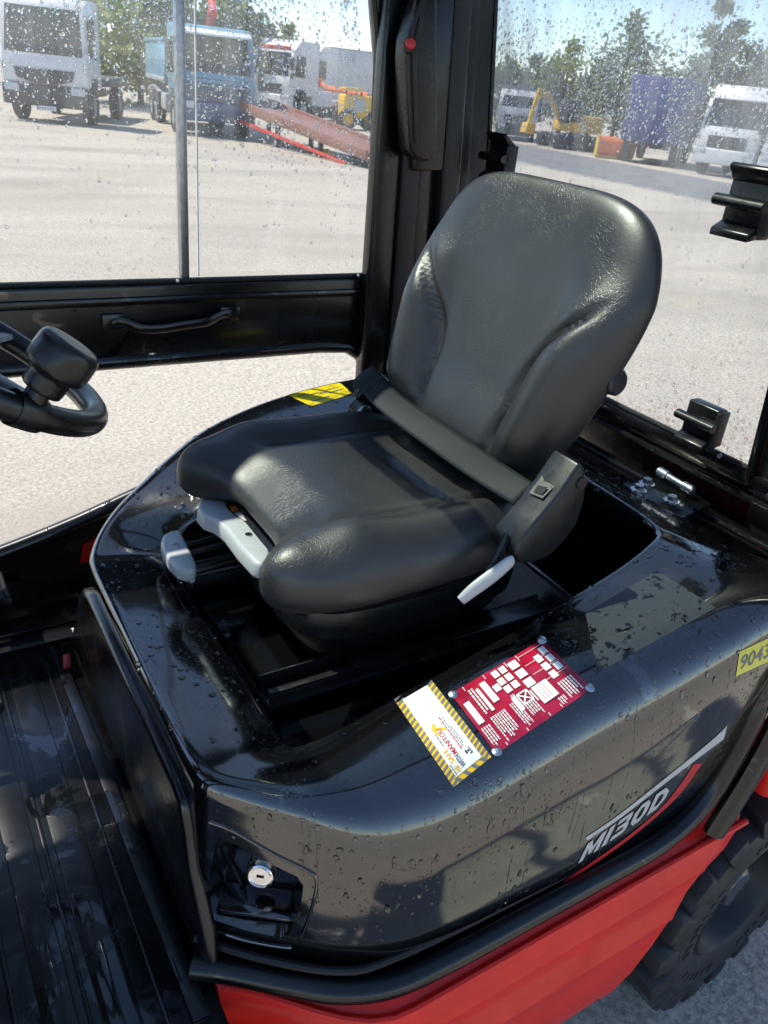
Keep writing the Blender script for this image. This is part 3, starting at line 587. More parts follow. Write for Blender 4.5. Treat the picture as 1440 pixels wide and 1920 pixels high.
# faint old labels, pale yellow fleet number, yellow warning label on the far side
f3 = frame_from([(1098, 1150), (1232, 1070), (1342, 1140), (1120, 1262)]); sheet('peeled_label', 'film', HD, f3, .0006, 10, 10)
f4 = frame_from([(216, 1132), (308, 1072), (388, 1214), (292, 1284)])
lay('label_outline', [rect(0, 0, 1, .012), rect(0, .988, 1, 1), rect(0, .012, .012, .988), rect(.988, .012, 1, .988)], 'film', HD, f4, .0006)
f5 = frame_from([(1379, 1268), (1470, 1226), (1474, 1180), (1386, 1222)]); NLb = sheet('number_label', 'label_py', HD, f5, .0008, 8, 6)
lay_text('label_number', '9043', 'label_g', NLb, f5, .0014, .06, .20, (.62, 0), (0, .58), bold=.012, shear=.12)
f6 = frame_from([(540, 741), (585, 763), (661, 738), (636, 717)]); YL = sheet('warning_label', 'label_y', HD, f6, .0008, 6, 8)
lay('warning_print', [rect(.2+.1*i, .1+.17*i, .26+.1*i, .3+.17*i) for i in range(4)]+[rect(.7, .15, .76, .55), rect(.3, .62, .34, .9), rect(.5, .8, .56, .93)], 'label_g', YL, f6, .0013)
lay('warning_border', [rect(0, 0, 1, .02), rect(0, .98, 1, 1), rect(0, .02, .03, .98), rect(.97, .02, 1, .98)], 'label_k', YL, f6, .0013)
# model lettering and its stripes on the side
def strip(name, up_, lo_, mat_, off=.0008):
    m_ = MB(); a_ = spline([(x, y, 0) for x, y in up_], 6); c_ = spline([(x, y, 0) for x, y in lo_], 6); rows_ = []
    for p, q in zip(a_, c_):
        r_ = []
        for t in (0, .5, 1):
            h = hit(bv, p.x+(q.x-p.x)*t, p.y+(q.y-p.y)*t)
            if h[0] is None: break
            r_.append(h[0]+h[1]*off)
        if len(r_) == 3: rows_.append(r_)
    m_.grid(rows_); return part(name, m_, mat_, HD, smooth=60)
strip('side_stripe', [(1097, 1570), (1160, 1527), (1250, 1456), (1330, 1391), (1363, 1360)], [(1101, 1575), (1163, 1533), (1253, 1463), (1334, 1402), (1356, 1386)], 'label_silver')
strip('red_swoosh', [(985, 1706), (1060, 1650), (1160, 1580), (1235, 1518), (1275, 1470), (1300, 1432)], [(989, 1708), (1063, 1654), (1164, 1584), (1241, 1521), (1286, 1474), (1316, 1430)], 'label_r')
fl = frame_from([(1083, 1618), (1241, 1508), (1260, 1467), (1101, 1581)])
ML = None
GL = {'M': [[(0, 1), (.28, 1), (.5, .50), (.72, 1), (1, 1), (1, 0), (.76, 0), (.76, .60), (.58, .16), (.42, .16), (.24, .60), (.24, 0), (0, 0)]],
      'I': [[(0, 0), (1, 0), (1, 1), (0, 1)]],
      '3': [[(0, 1), (.85, 1), (1, .88), (1, .62), (.88, .5), (1, .38), (1, .12), (.85, 0), (0, 0), (0, .23), (.68, .23), (.68, .40), (.15, .40), (.15, .60), (.68, .60), (.68, .77), (0, .77)]],
      '0': [[(0, .28), (0, .72), (.32, .66), (.32, .34)], [(0, .72), (.28, 1), (.72, 1), (1, .72), (.68, .66), (.60, .76), (.40, .76), (.32, .66)], [(1, .72), (1, .28), (.68, .34), (.68, .66)], [(0, .28), (.32, .34), (.40, .24), (.60, .24), (.68, .34), (1, .28), (.72, 0), (.28, 0)]],
      'D': [[(0, 0), (0, 1), (.30, .76), (.30, .24)], [(0, 1), (.60, 1), (1, .66), (.70, .58), (.55, .76), (.30, .76)], [(1, .66), (1, .34), (.70, .42), (.70, .58)], [(0, 0), (.30, .24), (.55, .24), (.70, .42), (1, .34), (.60, 0)]]}
for ch, u0, u1 in (('M', 0.0, .235), ('I', .27, .335), ('3', .375, .555), ('0', .59, .775), ('D', .81, 1.0)):
    o_ = lay('model_letter', [[(u0+(u1-u0)*x, y) for x, y in q] for q in GL[ch]], 'label_silver', HD, fl, .0012)
# hinge bracket with its bolts on the hood's rear edge
hc = at(1240, 916, z=1.10); hc = bv.ray_cast(Vector((hc.x, hc.y, 2)), Vector((0, 0, -1)))[0]
HG = part('hinge_bracket', MB().prism([hc+Vector(q) for q in ((.075, -.045, 0), (.07, .06, 0), (.02, .085, 0), (-.075, .07, 0), (-.085, -.05, 0), (-.03, -.075, 0), (.03, -.07, 0))], (0, 0, .010)), 'black', HD, bevel=.004)
part('hinge_pin', MB().tube([hc+Vector((-.052, -.050, .028)), hc+Vector((-.045, .040, .028))], .0068, 12), 'steel', HG)
for t in (0, 1): part('pin_sleeve', MB().tube([hc+Vector((-.052+.005*t, -.054+.068*t, .028)), hc+Vector((-.050+.005*t, -.030+.068*t, .028))], .0098, 12), 'steel', HG)
for q in ((-.012, -.045), (.028, -.030), (.0, .030)):
    p = hc+Vector((q[0], q[1], .010)); bo = part('bolt', MB().lathe([(.0155, 0), (.0155, .002), (.011, .004), (.0105, .004), (.0105, .010), (.0085, .012), (.0001, .012)], p, (0, 0, 1), 6), 'steel', HG, smooth=20)
    part('washer', MB().lathe([(.016, -.0005), (.016, .0022), (.010, .003)], p, (0, 0, 1), 24), 'steel', bo)
# rain drops standing on the hood
pts, nr, rd, stc = [], [], [], []
from mathutils import noise as mn
def rain(n, gen, rmin, rmax, pw, dens, smax):
    for c in range(n):
        o_, d_ = gen(); h = bv.ray_cast(o_, d_)
        if h[0] is None: continue
        p = h[0]
        if p.z < .93 and abs(p.y) < .24 and -.85 < p.x < -.17: continue
        if dens(p) < random.random(): continue
        r_ = rmin+rmax*random.random()**pw; pts.append(p); nr.append(h[1] if h[1].dot(d_) < 0 else -h[1]); rd.append(r_); stc.append(1.0+.5*random.random() if abs(h[1].z) > .5 else 1+smax*random.random()**2)
cl = lambda p: (.25+.75*smoothstep(-.15, .22, mn.noise(p*13)))
dn_ = lambda: (Vector((-1.1*random.random(), random.uniform(-.5, .53), 2)), Vector((0, 0, -1)))
sd_ = lambda: (Vector((random.uniform(-.95, .0), 1.5, random.uniform(.68, 1.12))), Vector((0, -1, 0)))
rain(16000, dn_, .0008, .0010, 2, cl, 1); rain(5200, dn_, .0014, .0038, 3, cl, 1)
top_ = lambda p: smoothstep(.72, .98, p.z)
rain(9000, sd_, .0007, .0012, 2, lambda p: .9*top_(p)*smoothstep(-.1, .25, mn.noise(p*9+Vector((3, 1, 2)))), 1.5)
rain(1500, sd_, .0014, .0028, 2, lambda p: smoothstep(-.05, .3, mn.noise(p*8+Vector((3, 1, 2)))), 2.0)
drops('standing_rain', pts, nr, rd, HD, 'water', .30, stc)
# thin runs where the water has drained down the side
pts, nr, rd, stc = [], [], [], []
for i in range(34):
    x = random.uniform(-.9, -.05); z = random.uniform(.80, 1.03); ph = random.random()*9; L_ = random.uniform(.03, .13)
    for k in range(int(L_/.006)):
        h = bv.ray_cast(Vector((x+.005*mn.noise(Vector((ph, z*40, 0))), 1.5, z-.006*k)), Vector((0, -1, 0)))
        if h[0] is not None and random.random() < .93: pts.append(h[0]); nr.append(h[1] if h[1].y > 0 else -h[1]); rd.append(random.uniform(.0007, .0013)); stc.append(random.uniform(2.5, 4.5))
drops('water_run', pts, nr, rd, HD, 'water', .25, stc)
# ------------------------------------------------------------------ operator seat
ST = thing('operator_seat', 'black vinyl suspension seat with grey lap belt and light grey levers', 'seat', (-.42, -.03, .90))
SY = -.032
def sgnp(t, p): return math.copysign(abs(t)**p, t)
def pillow(nu, nv, fn_top, fn_bot):
    """closed cushion: two sheets over a square parameter domain that share their border"""
    T = lambda n: [math.sin(PI/2*(-1+2*i/n)) for i in range(n+1)]
    U, V = T(nu), T(nv); m_ = MB()
    m_.grid([[fn_top(u, v_) for v_ in V] for u in U]); m_.grid([[fn_bot(u, v_) for v_ in V] for u in U]); return m_
def g(x, c, w_): return math.exp(-((x-c)/w_)**2)
def rnd(u, v_, q=3.4):
    m_ = max(abs(u), abs(v_)); 
    if m_ < 1e-6: return u, v_
    k = m_/((abs(u)**q+abs(v_)**q)**(1/q)); return u*k, v_*k
def cush(u, v_, top):                                  # u across (+ = near side), v: -1 front .. +1 rear
    uu, vv = rnd(u, v_, 3.8); m_ = max(abs(u), abs(v_)); e = (1-m_**(4.6 if top else 6))**(1/2.5); u, v_ = uu, vv
    x = -.392-.258*vv; y = SY-.008+.256*uu*(1+.02*math.cos(vv*2))
    fr_ = smoothstep(.10, -.9, v_)                     # 1 at the front
    notch = math.exp(-abs((u+.01)/.60)**5)
    x -= .100*notch*smoothstep(.1, -1.0, v_)**1.6
    lobe = g(abs(u), .78, .32)
    h = .052
    cu_ = .60-.05*smoothstep(.2, -.6, v_)                                          # crease between bolster and middle
    h += .025*smoothstep(cu_-.04, cu_+.20, abs(u))*smoothstep(-.66, -.30, v_)      # side bolsters
    h -= .012*g(abs(u), cu_-.01, .040)*smoothstep(-.52, -.26, v_)
    h -= .014*g(v_, .42, .028)*smoothstep(.40, .28, abs(u-.16))
    h -= .014*smoothstep(-.2, .5, v_)*(1-smoothstep(.3, .6, abs(u)))
    h += .028*lobe*fr_ - .016*notch*smoothstep(-.30, -.95, v_)
    zm = 1.124+.006*vv
    if not top: h = -.054-.010*lobe*fr_+.022*notch*smoothstep(-.4, -1, v_)
    return (x, y, zm+h*e)
cs = part('cushion', pillow(72, 80, lambda u, v_: cush(u, v_, True), lambda u, v_: cush(u, v_, False)), 'vinyl', ST, smooth=180)
def back(u, v_, front):                                # u across (+ = near), v: -1 bottom .. +1 top
    uu, vv = rnd(u, v_, 4.4); m_ = max(abs(u), abs(v_)); e = (1-m_**4.4)**(1/2.3); u, v_ = uu, vv
    t = (vv+1)/2
    wd = .200+.075*min(1, t/.72)**.9-.030*smoothstep(.55, 1.15, t)
    z = 1.160+.478*t; cx_ = -.618-.125*t-.012*math.sin(PI*t); y = SY-.016+.010*t+wd*uu
    nx, nz = .965, .26
    if front:
        d = .050
        bo = smoothstep(.44, .84, abs(u))*smoothstep(-1.0, -.55, v_)*(1-smoothstep(-.15, .55, v_-.10*abs(u)))
        d += .060*bo
        cu_ = .50+.36*smoothstep(-.35, .50, v_)**1.4
        d -= .022*g(abs(u), cu_, .042)*smoothstep(-.95, -.6, v_)*(1-smoothstep(.22, .44, v_))
        d -= .012*(1-smoothstep(.2, .8, abs(u)))*math.cos(v_*1.2)
        d += .012*smoothstep(-.3, -.75, v_)*(1-smoothstep(.3, .6, abs(u)))
        d -= .014*smoothstep(.25, 1, v_)
    else: d = -.050
    return (cx_+nx*d*e, y, z+nz*d*e*.8)
bk = part('backrest', pillow(72, 84, lambda u, v_: back(u, v_, True), lambda u, v_: back(u, v_, False)), 'vinyl', ST, smooth=180)
part('back_shell', MB().prism([(-.68, SY-.14, 1.17), (-.68, SY+.14, 1.17), (-.745, SY+.17, 1.40), (-.775, SY+.12, 1.55), (-.775, SY-.12, 1.55), (-.745, SY-.17, 1.40)], (-.03, 0, 0)), 'flat_black', ST, bevel=.02, seg=3)
part('lumbar_knob', MB().lathe([(.0001, .03), (.017, .03), (.021, .026), (.022, .0), (.018, -.02)], at(1146, 716, x=-.705)+Vector((0, -.015, 0)), (-.1, 1, .1), 20), 'dkgrey', ST)
# suspension box and its bellows
def sring(s_, z, fx=0): return [(-.455+(.205+fx)*s_*a_, SY+.178*s_*c_, z) for a_, c_ in [(math.copysign(abs(math.cos(t))**.42, math.cos(t)), math.copysign(abs(math.sin(t))**.42, math.sin(t))) for t in [2*PI*i/48 for i in range(48)]]]
sb_ = MB().grid([sring(.80, .925), sring(.90, .93), sring(.965, .955), sring(1.0, .975), sring(1.03, .985, .01), sring(1.04, 1.01, .012), sring(1.01, 1.03, .012), sring(1.05, 1.04, .01), sring(1.05, 1.068, .01), sring(.98, 1.085, .01), sring(.6, 1.088)], False, True)
part('suspension_cover', sb_, 'trim', ST, smooth=40)
for s_ in (-1, 1):
    y = SY+.172*s_; rl = MB()
    rl.box((-.455, y, .905), (.56, .042, .004)); rl.box((-.455, y-.021, .921), (.56, .004, .032)); rl.box((-.455, y+.021, .917), (.56, .004, .024)); rl.box((-.455, y+.015, .931), (.56, .012, .004))
    RL = part('seat_rail', rl, 'trim', ST, bevel=.001)
    part('rail_slide', MB().box((-.52, y+.012, .933), (.40, .046, .022)), 'black', RL, bevel=.002)
    for i in range(5): part('rail_slot', MB().box((-.40-.055*i, y+.0362, .932), (.016, .002, .009)), 'flat_black', RL)
# weight handle under the cushion's front edge
WZ = 1.078
wo = [at(*q, z=WZ) for q in ((371, 952), (374, 936), (392, 926), (418, 925), (436, 932), (470, 955), (504, 978), (512, 1000), (506, 1046), (492, 1059), (476, 1052), (448, 1022), (424, 990), (404, 974), (383, 966))]
WH = part('weight_handle', MB().prism([p+Vector((0, 0, .0)) for p in wo], (.004, 0, -.030)), 'grey', ST, bevel=.007, seg=3)
part('scale_window', MB().prism([at(*q, z=WZ+.0005) for q in ((421, 942), (434, 938), (452, 947), (494, 977), (488, 985), (462, 978), (440, 967), (427, 955))], (0, 0, .001)), 'trim', WH)
part('scale_mark', MB().prism([at(*q, z=WZ+.002) for q in ((431, 950), (443, 949), (447, 957), (436, 960))], (0, 0, .001)), 'orange', WH)
part('scale_print', MB().prism([at(*q, z=WZ+.002) for q in ((440, 963), (450, 960), (468, 976), (458, 977))], (0, 0, .001)), 'label_silver', WH)
part('badge', MB().lathe([(.0062, 0), (.006, .0016), (.0001, .002)], at(466, 1003, z=WZ), (0, 0, 1), 18), 'chrome', WH)
part('handle_stem', MB().box((-.30, SY-.02, 1.045), (.16, .10, .03)), 'trim', WH, bevel=.004)
# slide lever: paddle on rods
LZ = .998
q0, q1 = at(318, 1008, z=LZ), at(352, 1066, z=LZ)
SLV = part('slide_lever', MB().prism([at(*q, z=LZ) for q in ((302, 1012), (306, 1001), (318, 994), (337, 991), (341, 997), (368, 1052), (369, 1066), (352, 1070), (335, 1065), (317, 1048), (306, 1030))], (.002, 0, -.026)), 'grey', ST, bevel=.007, seg=3)
part('lever_tip', MB().prism([at(*q, z=LZ-.020) for q in ((344, 1064), (367, 1068), (366, 1084), (356, 1086))], (0, 0, -.010)), 'grey', SLV, bevel=.003)
part('lever_mark', MB().tube([at(323, 1022, z=LZ+.0002), at(333, 1018, z=LZ+.0002), at(336, 1028, z=LZ+.0002)], .0007, 5), 'label_g', SLV)
for t, zz, r_ in ((.22, -.010, .006), (.45, -.012, .006), (.88, -.016, .008)):
    c = q0.lerp(q1, t)+Vector((-.008, 0, zz)); part('lever_rod', MB().tube([c, c+Vector((-.10, -.005, .004)), c+Vector((-.2, -.005, .006))], r_, 10), 'trim', SLV)
# belt housing near side, recline lever, far buckle
HY = .262
hs_ = [at(*q, y=HY) for q in ((1090, 868), (1099, 882), (1102, 908), (1098, 940), (1082, 987), (1057, 1020), (1030, 1046), (1003, 1057), (976, 1060), (964, 1040), (974, 1018), (1007, 978), (1049, 928))]
BH = part('belt_housing', MB().prism(hs_, (0, -.060, 0)), 'housing', ST, bevel=.007, seg=3)
def fac(s_, t, off=.0): # on the slanted top face: s from top to front, t from outer to inner edge
    a_ = [at(1099, 884, y=HY), at(1049, 926, y=HY), at(1007, 976, y=HY)]; p = a_[0].lerp(a_[1], s_*2) if s_ < .5 else a_[1].lerp(a_[2], s_*2-1)
    return p+Vector((0, -.060*t, 0))+Vector((.64, 0, .77))*off
part('housing_window', MB().add([fac(s_, t, .0030) for s_, t in ((.30, .28), (.70, .28), (.74, .72), (.40, .80), (.28, .62))], [(0, 1, 2, 3, 4)]), 'flat_black', BH)
part('belt_spool', MB().add([fac(s_, t, .0040) for s_, t in ((.52, .36), (.66, .34), (.69, .62), (.58, .64))], [(0, 1, 2, 3)]), 'belt', BH)
part('cap_seam', MB().tube([at(1097, 886, y=HY+.0005), fac(.08, .05, .0005), fac(.02, .95, .0005)], .0012, 6), 'flat_black', BH)
part('housing_screw', MB().lathe([(.0001, .003), (.010, .003), (.011, 0)], at(1090, 905, y=HY), (0, 1, 0), 16), 'trim', BH)
lv = [at(864, 1126, y=.262), at(890, 1104, y=.266), at(925, 1078, y=.27), at(955, 1054, y=.272), at(963, 1049, y=.272)]
RLV = part('recline_lever', MB().tube(spline(lv, 5), [.0045+.0045*math.sin(PI*min(1, .15+.8*i/19)) for i in range(20)]+[.003], 12, sq=(.75, 1.35)), 'grey', ST, smooth=60)
part('lever_arm', MB().tube([at(915, 1078, y=.262), at(930, 1050, y=.255), at(942, 1025, y=.245), at(950, 1005, y=.235)], .0095, 8, sq=(.5, 1.2)), 'dkgrey', RLV)
FH = part('far_housing', MB().prism([at(*q, y=-.30) for q in ((648, 762), (668, 742), (700, 736), (742, 748), (742, 800), (660, 800))], (0, .05, 0)), 'housing', ST, bevel=.008, seg=3)
bz = [at(664, 716, y=-.26), at(690, 700, y=-.258)]
bc_ = at(688, 742, y=-.262)
BK = part('buckle', MB().box(bc_+Vector((-.01, 0, .012)), (.052, .022, .070), Matrix.Rotation(R(-40), 3, 'Y')), 'trim', ST, bevel=.007, seg=3)
part('buckle_stalk', MB().tube([bc_+Vector((-.03, .005, -.02)), bc_+Vector((-.06, .01, -.07))], .012, 8, sq=(1.3, .5)), 'trim', BK)
part('buckle_loop', MB().tube(spline([bc_+Vector(q) for q in ((.01, .012, -.015), (.025, .014, -.035), (.01, .016, -.05), (-.006, .014, -.035))], 4, True), .003, 8, closed=True), 'steel', BK)
# lap belt: webbing from the buckle to the housing
L0 = [at(661, 716, y=-.262), at(682, 690, y=-.262)]; 
up_ = [at(700, 684, y=-.258), at(750, 738, y=-.17), at(850, 808, y=-.01), at(930, 860, y=.11), at(1003, 907, y=.207)]
lo_ = [at(659, 716, y=-.248), at(715, 772, y=-.155), at(812, 846, y=.0), at(885, 897, y=.115), at(962, 946, y=.207)]
U_, V_ = spline(up_, 8), spline(lo_, 8); bl = MB()
bl.grid([[a_.lerp(c_, t)+Vector((.0015*math.sin(PI*t), 0, .002*math.sin(PI*t))) for t in [k/8 for k in range(9)]] for a_, c_ in zip(U_, V_)])
o_ = part('lap_belt', bl, 'belt', ST, smooth=80); md = o_.modifiers.new('t', 'SOLIDIFY'); md.thickness = .0016
# sewn box on the belt end
sw_ = MB()
def bpt(s_, t, off=.0022):
    i = s_*(len(U_)-1); k = min(int(i), len(U_)-2); f_ = i-k; a_ = U_[k].lerp(U_[k+1], f_); c_ = V_[k].lerp(V_[k+1], f_); nrm_ = (U_[k+1]-U_[k]).cross(V_[k]-U_[k]).normalized()
    if nrm_.dot(CAM-a_) < 0: nrm_ = -nrm_
    return a_.lerp(c_, t)+nrm_*off
for s0, t0, s1, t1 in ((.10, .08, .165, .08), (.10, .08, .10, .92), (.165, .08, .165, .92), (.10, .92, .165, .92), (.10, .08, .165, .92), (.165, .08, .10, .92), (.175, .08, .175, .92)):
    sw_.tube([bpt(s0+(s1-s0)*i/4, t0+(t1-t0)*i/4) for i in range(5)], .0007, 5)
part('belt_stitching', sw_, 'label_k', o_)

# ------------------------------------------------------------------ steering wheel
SW = thing('steering_wheel', 'black steering wheel with spinner knob at the left edge', 'steering wheel', (.15, 0, 1.45))
sc_ = Vector((.163, .0, 1.450)); ta = R(33); sa = Vector((-math.cos(ta), 0, -math.sin(ta))); sbv = Vector((0, 1, 0)); sn = sa.cross(sbv).normalized(); sn = sn if sn.z > 0 else -sn
part('wheel_rim', MB().tube([sc_+(sa*math.cos(2*PI*i/72)+sbv*math.sin(2*PI*i/72))*.176 for i in range(72)], .0155, 18, closed=True), 'trim', SW)
part('wheel_hub', MB().lathe([(.0001, .012), (.045, .010), (.058, .002), (.060, -.012), (.052, -.03), (.03, -.06)], sc_-sn*.01, sn, 36), 'trim', SW)
part('horn_pad', MB().lathe([(.0001, .006), (.040, .004), (.044, -.002)], sc_+sn*.003, sn, 36), 'dkgrey', SW)
for a_ in (PI*1.0, PI*.33, -PI*.33):
    d_ = sa*math.cos(a_)+sbv*math.sin(a_); part('spoke', MB().tube([sc_+d_*.04-sn*.015, sc_+d_*.10-sn*.008, sc_+d_*.172], .013, 10, sq=(1.4, .7)), 'trim', SW)
part('column', MB().tube([sc_-sn*.05, sc_-sn*.30, sc_-sn*.55+Vector((.1, 0, 0))], .035, 14), 'trim', SW)
ka = R(70); kd = sa*math.cos(ka)+sbv*math.sin(ka); kb = sc_+kd*.172
KN = part('spinner_knob', MB().lathe([(.0001, .0880), (.020, .0880), (.0255, .0872), (.0295, .0850), (.0318, .0812), (.0325, .076), (.0328, .066), (.0325, .057), (.0312, .0525), (.0285, .0495), (.025, .0480), (.0230, .0462), (.0222, .0430), (.0218, .033), (.0210, .0285), (.0190, .0268), (.0125, .0265)], kb, sn+Vector((-.10, .04, 0)), 48), 'trim', SW, smooth=80)
part('knob_spindle', MB().lathe([(.0125, .028), (.0125, .006), (.015, .0), (.015, -.01)], kb, sn+Vector((-.10, .04, 0)), 20), 'trim', KN)
part('knob_clamp', MB().lathe([(.0195, -.017), (.0205, -.010), (.0205, .010), (.0195, .017)], kb, kd.cross(sn), 16), 'trim', KN)

# ------------------------------------------------------------------ floor mat with its ribs
FM = thing('floor_mat', 'wet ribbed black rubber mat on the foot-well floor', 'mat', (.2, 0, .64))
part('mat_base', MB().prism([(.030, -.455, .641), (.012, .415, .641), (.55, .42, .641), (.55, -.455, .641)], (0, 0, .009)), 'mat', FM, bevel=.002)
for i, (x, wd, y0, y1) in enumerate([(.062, .006, -.44, .40), (.112, .046, -.43, .405), (.148, .006, -.44, .40), (.182, .042, -.435, .405), (.232, .007, -.43, .40), (.275, .05, -.43, .40), (.33, .04, -.43, .40), (.39, .05, -.43, .40), (.45, .05, -.43, .40), (.505, .04, -.43, .40)]):
    part('rib', MB().box((x, (y0+y1)/2, .6505), (wd, y1-y0, .0036)), 'mat', FM, bevel=.002)
part('mat_border', MB().prism([(.026, -.45, .650), (.010, .41, .650), (.034, .41, .650), (.046, -.45, .650)], (0, 0, .004)), 'mat', FM, bevel=.0015)
part('edge_clip', MB().box((.028, .43, .652), (.05, .035, .014)), 'trim', FM, bevel=.003)

# ------------------------------------------------------------------ far cab door with its wet sliding window
DY = -.69
DR = thing('cab_door', 'black cab door on the far side with wet sliding window', 'door', (-.15, DY, .75))
part('door_beam', MB().box((-.09, DY, 1.255), (1.46, .045, .168)), 'black', DR, bevel=.008, seg=3)
part('beam_ridge', MB().box((-.09, DY+.024, 1.305), (1.46, .012, .018)), 'black', DR, bevel=.004)
part('beam_lip', MB().tube([(.62, DY+.012, 1.176), (-.66, DY+.012, 1.176), (-.74, DY+.012, 1.170), (-.782, DY+.012, 1.145), (-.80, DY+.012, 1.10), (-.805, DY+.012, .95)], .017, 12), 'black', DR)
part('door_rear_stile', MB().prism([(-.80, DY-.02, .95), (-.80, DY-.02, 1.085), (-.790, DY-.02, 1.125), (-.770, DY-.02, 1.150), (-.735, DY-.02, 1.168), (-.735, DY-.02, 1.20), (-.812, DY-.02, 1.345), (-.806, DY-.02, 1.50), (-.785, DY-.02, 1.70), (-.742, DY-.02, 1.90), (-.70, DY-.02, 2.06), (-.86, DY-.02, 2.06), (-.88, DY-.02, .95)], (0, .04, 0)), 'black', DR, bevel=.006)
part('door_header', MB().box((-.1, DY, 2.01), (1.4, .04, .13)), 'black', DR, bevel=.008)
part('door_front_stile', MB().box((.63, DY, 1.6), (.05, .04, .95)), 'black', DR, bevel=.008)
part('window_seal', MB().tube(spline([(.6, DY+.018, 1.343), (-.70, DY+.018, 1.343), (-.798, DY+.018, 1.347), (-.805, DY+.018, 1.36), (-.80, DY+.018, 1.50), (-.780, DY+.018, 1.70), (-.738, DY+.018, 1.90), (-.70, DY+.018, 2.04)], 6), .006, 8), 'flat_black', DR)
part('mullion', MB().box((-.336, DY+.006, 1.69), (.017, .020, .69)), 'alu', DR, bevel=.002)
WPl = part('front_window_pane', MB().prism([(.62, DY+.002, 1.335), (-.345, DY+.002, 1.335), (-.345, DY+.002, 2.03), (.62, DY+.002, 2.03)], (0, -.004, 0)), 'pane', DR)
WPr = part('rear_window_pane', MB().prism([(-.36+.032, DY-.007, 1.335), (-.808, DY-.007, 1.335), (-.808, DY-.007, 1.50), (-.788, DY-.007, 1.70), (-.745, DY-.007, 1.90), (-.71, DY-.007, 2.03), (-.328, DY-.007, 2.03)], (0, -.004, 0)), 'pane', DR)
part('pane_edge', MB().box((-.372, DY-.0085, 1.69), (.0025, .006, .69)), 'label_w', DR)
h0, h1 = at(213, 605, y=DY+.03), at(432, 590, y=DY+.03)
DH = part('door_handle', MB().tube(spline([h0, h0+Vector((-.02, .004, .002)), h0+Vector((-.05, .016, -.010)), h0.lerp(h1, .35)+Vector((0, .020, -.014)), h0.lerp(h1, .55)+Vector((0, .020, -.010)), h0.lerp(h1, .75)+Vector((0, .019, -.007)), h1+Vector((.04, .013, -.002)), h1+Vector((.015, .004, .004)), h1], 5), .0075, 10, sq=(.55, 1.3)), 'black', DR)
for p in (h0, h1): part('handle_foot', MB().box(p+Vector((0, -.004, 0)), (.045, .010, .036)), 'black', DH, bevel=.004)
for p in (h0, h1): part('handle_screw', MB().lathe([(.007, 0), (.006, .004), (.0001, .005)], p+Vector((0, .002, 0)), (0, 1, 0), 12), 'black', DH)
for q in ((333, 527), (672, 517)): part('beam_screw', MB().lathe([(.0045, 0), (.004, .003), (.0001, .0035)], at(*q, y=DY+.024), (0, 1, 0), 12), 'steel', DR)
def pane_drops(n, gen, nrm_, dens, rmin, rmax, pw):
    P_, N_, R_, S_ = [], [], [], []
    for _ in range(n):
        p, hgt = gen()
        if random.random() > dens(p, hgt): continue
        r_ = rmin+rmax*random.random()**pw; P_.append(p); N_.append(nrm_); R_.append(r_); S_.append(.9+.9*random.random()**2)
    return P_, N_, R_, S_
def dl(p, h): return (.04+.96*smoothstep(1.58, 1.72, p.z+.05*mn.noise(p*6)))*(.35+.65*smoothstep(-.25, .2, mn.noise(Vector((p.x*7, 1, p.z*2.2)))))
a_ = pane_drops(17000, lambda: (Vector((random.uniform(-.345, .15), DY-.0022, random.uniform(1.35, 1.95))), 0), Vector((0, -1, 0)), dl, .0009, .0022, 5); drops('front_pane_rain', *a_[:3], WPl, 'water', .5, a_[3])
a_ = pane_drops(13500, lambda: (Vector((random.uniform(-.795, -.33), DY-.0112, random.uniform(1.35, 1.95))), 0), Vector((0, -1, 0)), lambda p, h: (1 if p.x > -.80+.1*max(0, p.z-1.6)*3 else 0)*(.05+.95*smoothstep(1.52, 1.68, p.z+.06*mn.noise(p*5)))*(.4+.6*smoothstep(-.25, .2, mn.noise(Vector((p.x*9, 4, p.z*1.5))))), .0009, .0024, 5); drops('rear_pane_rain', *a_[:3], WPr, 'water', .5, a_[3])

# ------------------------------------------------------------------ rear window
RWN = thing('rear_window', 'rear cab window covered in raindrops with black plastic latches', 'window', (-1.15, -.1, 1.14))
zb, zt = 1.150, 2.05
def rp(y, z, d=0): return (rw_x(z)+d, y, z)
RPN = part('window_pane', MB().prism([rp(-.69, zb), rp(.20, zb), rp(.20, zt), rp(-.69, zt)], (-.004, 0, 0)), 'pane2', RWN)
part('bottom_frame', MB().prism([(rw_x(1.14)+.012, -.66, 1.132), (rw_x(1.14)+.010, -.66, 1.158), (rw_x(1.14)-.016, -.66, 1.160), (rw_x(1.14)-.016, -.66, 1.132)], (0, .90, 0)), 'black', RWN, bevel=.004)
part('bottom_seal', MB().tube([(rw_x(1.165)+.003, -.64, 1.163), (rw_x(1.165)+.003, .20, 1.163)], .006, 8), 'flat_black', RWN)
part('side_bar', MB().prism([rp(.187, 1.13, .012), rp(.205, 1.13, .012), rp(.205, zt, .012), rp(.187, zt, .012)], (-.03, 0, 0)), 'black', RWN, bevel=.004)
part('side_blank', MB().prism([rp(.207, 1.0, 0), rp(.56, 1.0, 0), rp(.56, zt, 0), rp(.207, zt, 0)], (-.01, 0, 0)), 'flat_black', RWN)
part('far_bar', MB().prism([rp(-.70, 1.13, .014), rp(-.672, 1.13, .014), rp(-.672, zt, .014), rp(-.70, zt, .014)], (-.012, 0, 0)), 'black', RWN, bevel=.004)
part('top_bar', MB().box((rw_x(2.06), -.22, 2.065), (.04, .9, .03)), 'black', RWN, bevel=.004)
for q in ((1280, 823), (1350, 855)): part('frame_screw', MB().lathe([(.005, 0), (.0045, .003), (.0001, .0035)], at(*q, x=rw_x(1.145)+.013), (1, 0, .1), 12), 'steel', RWN)
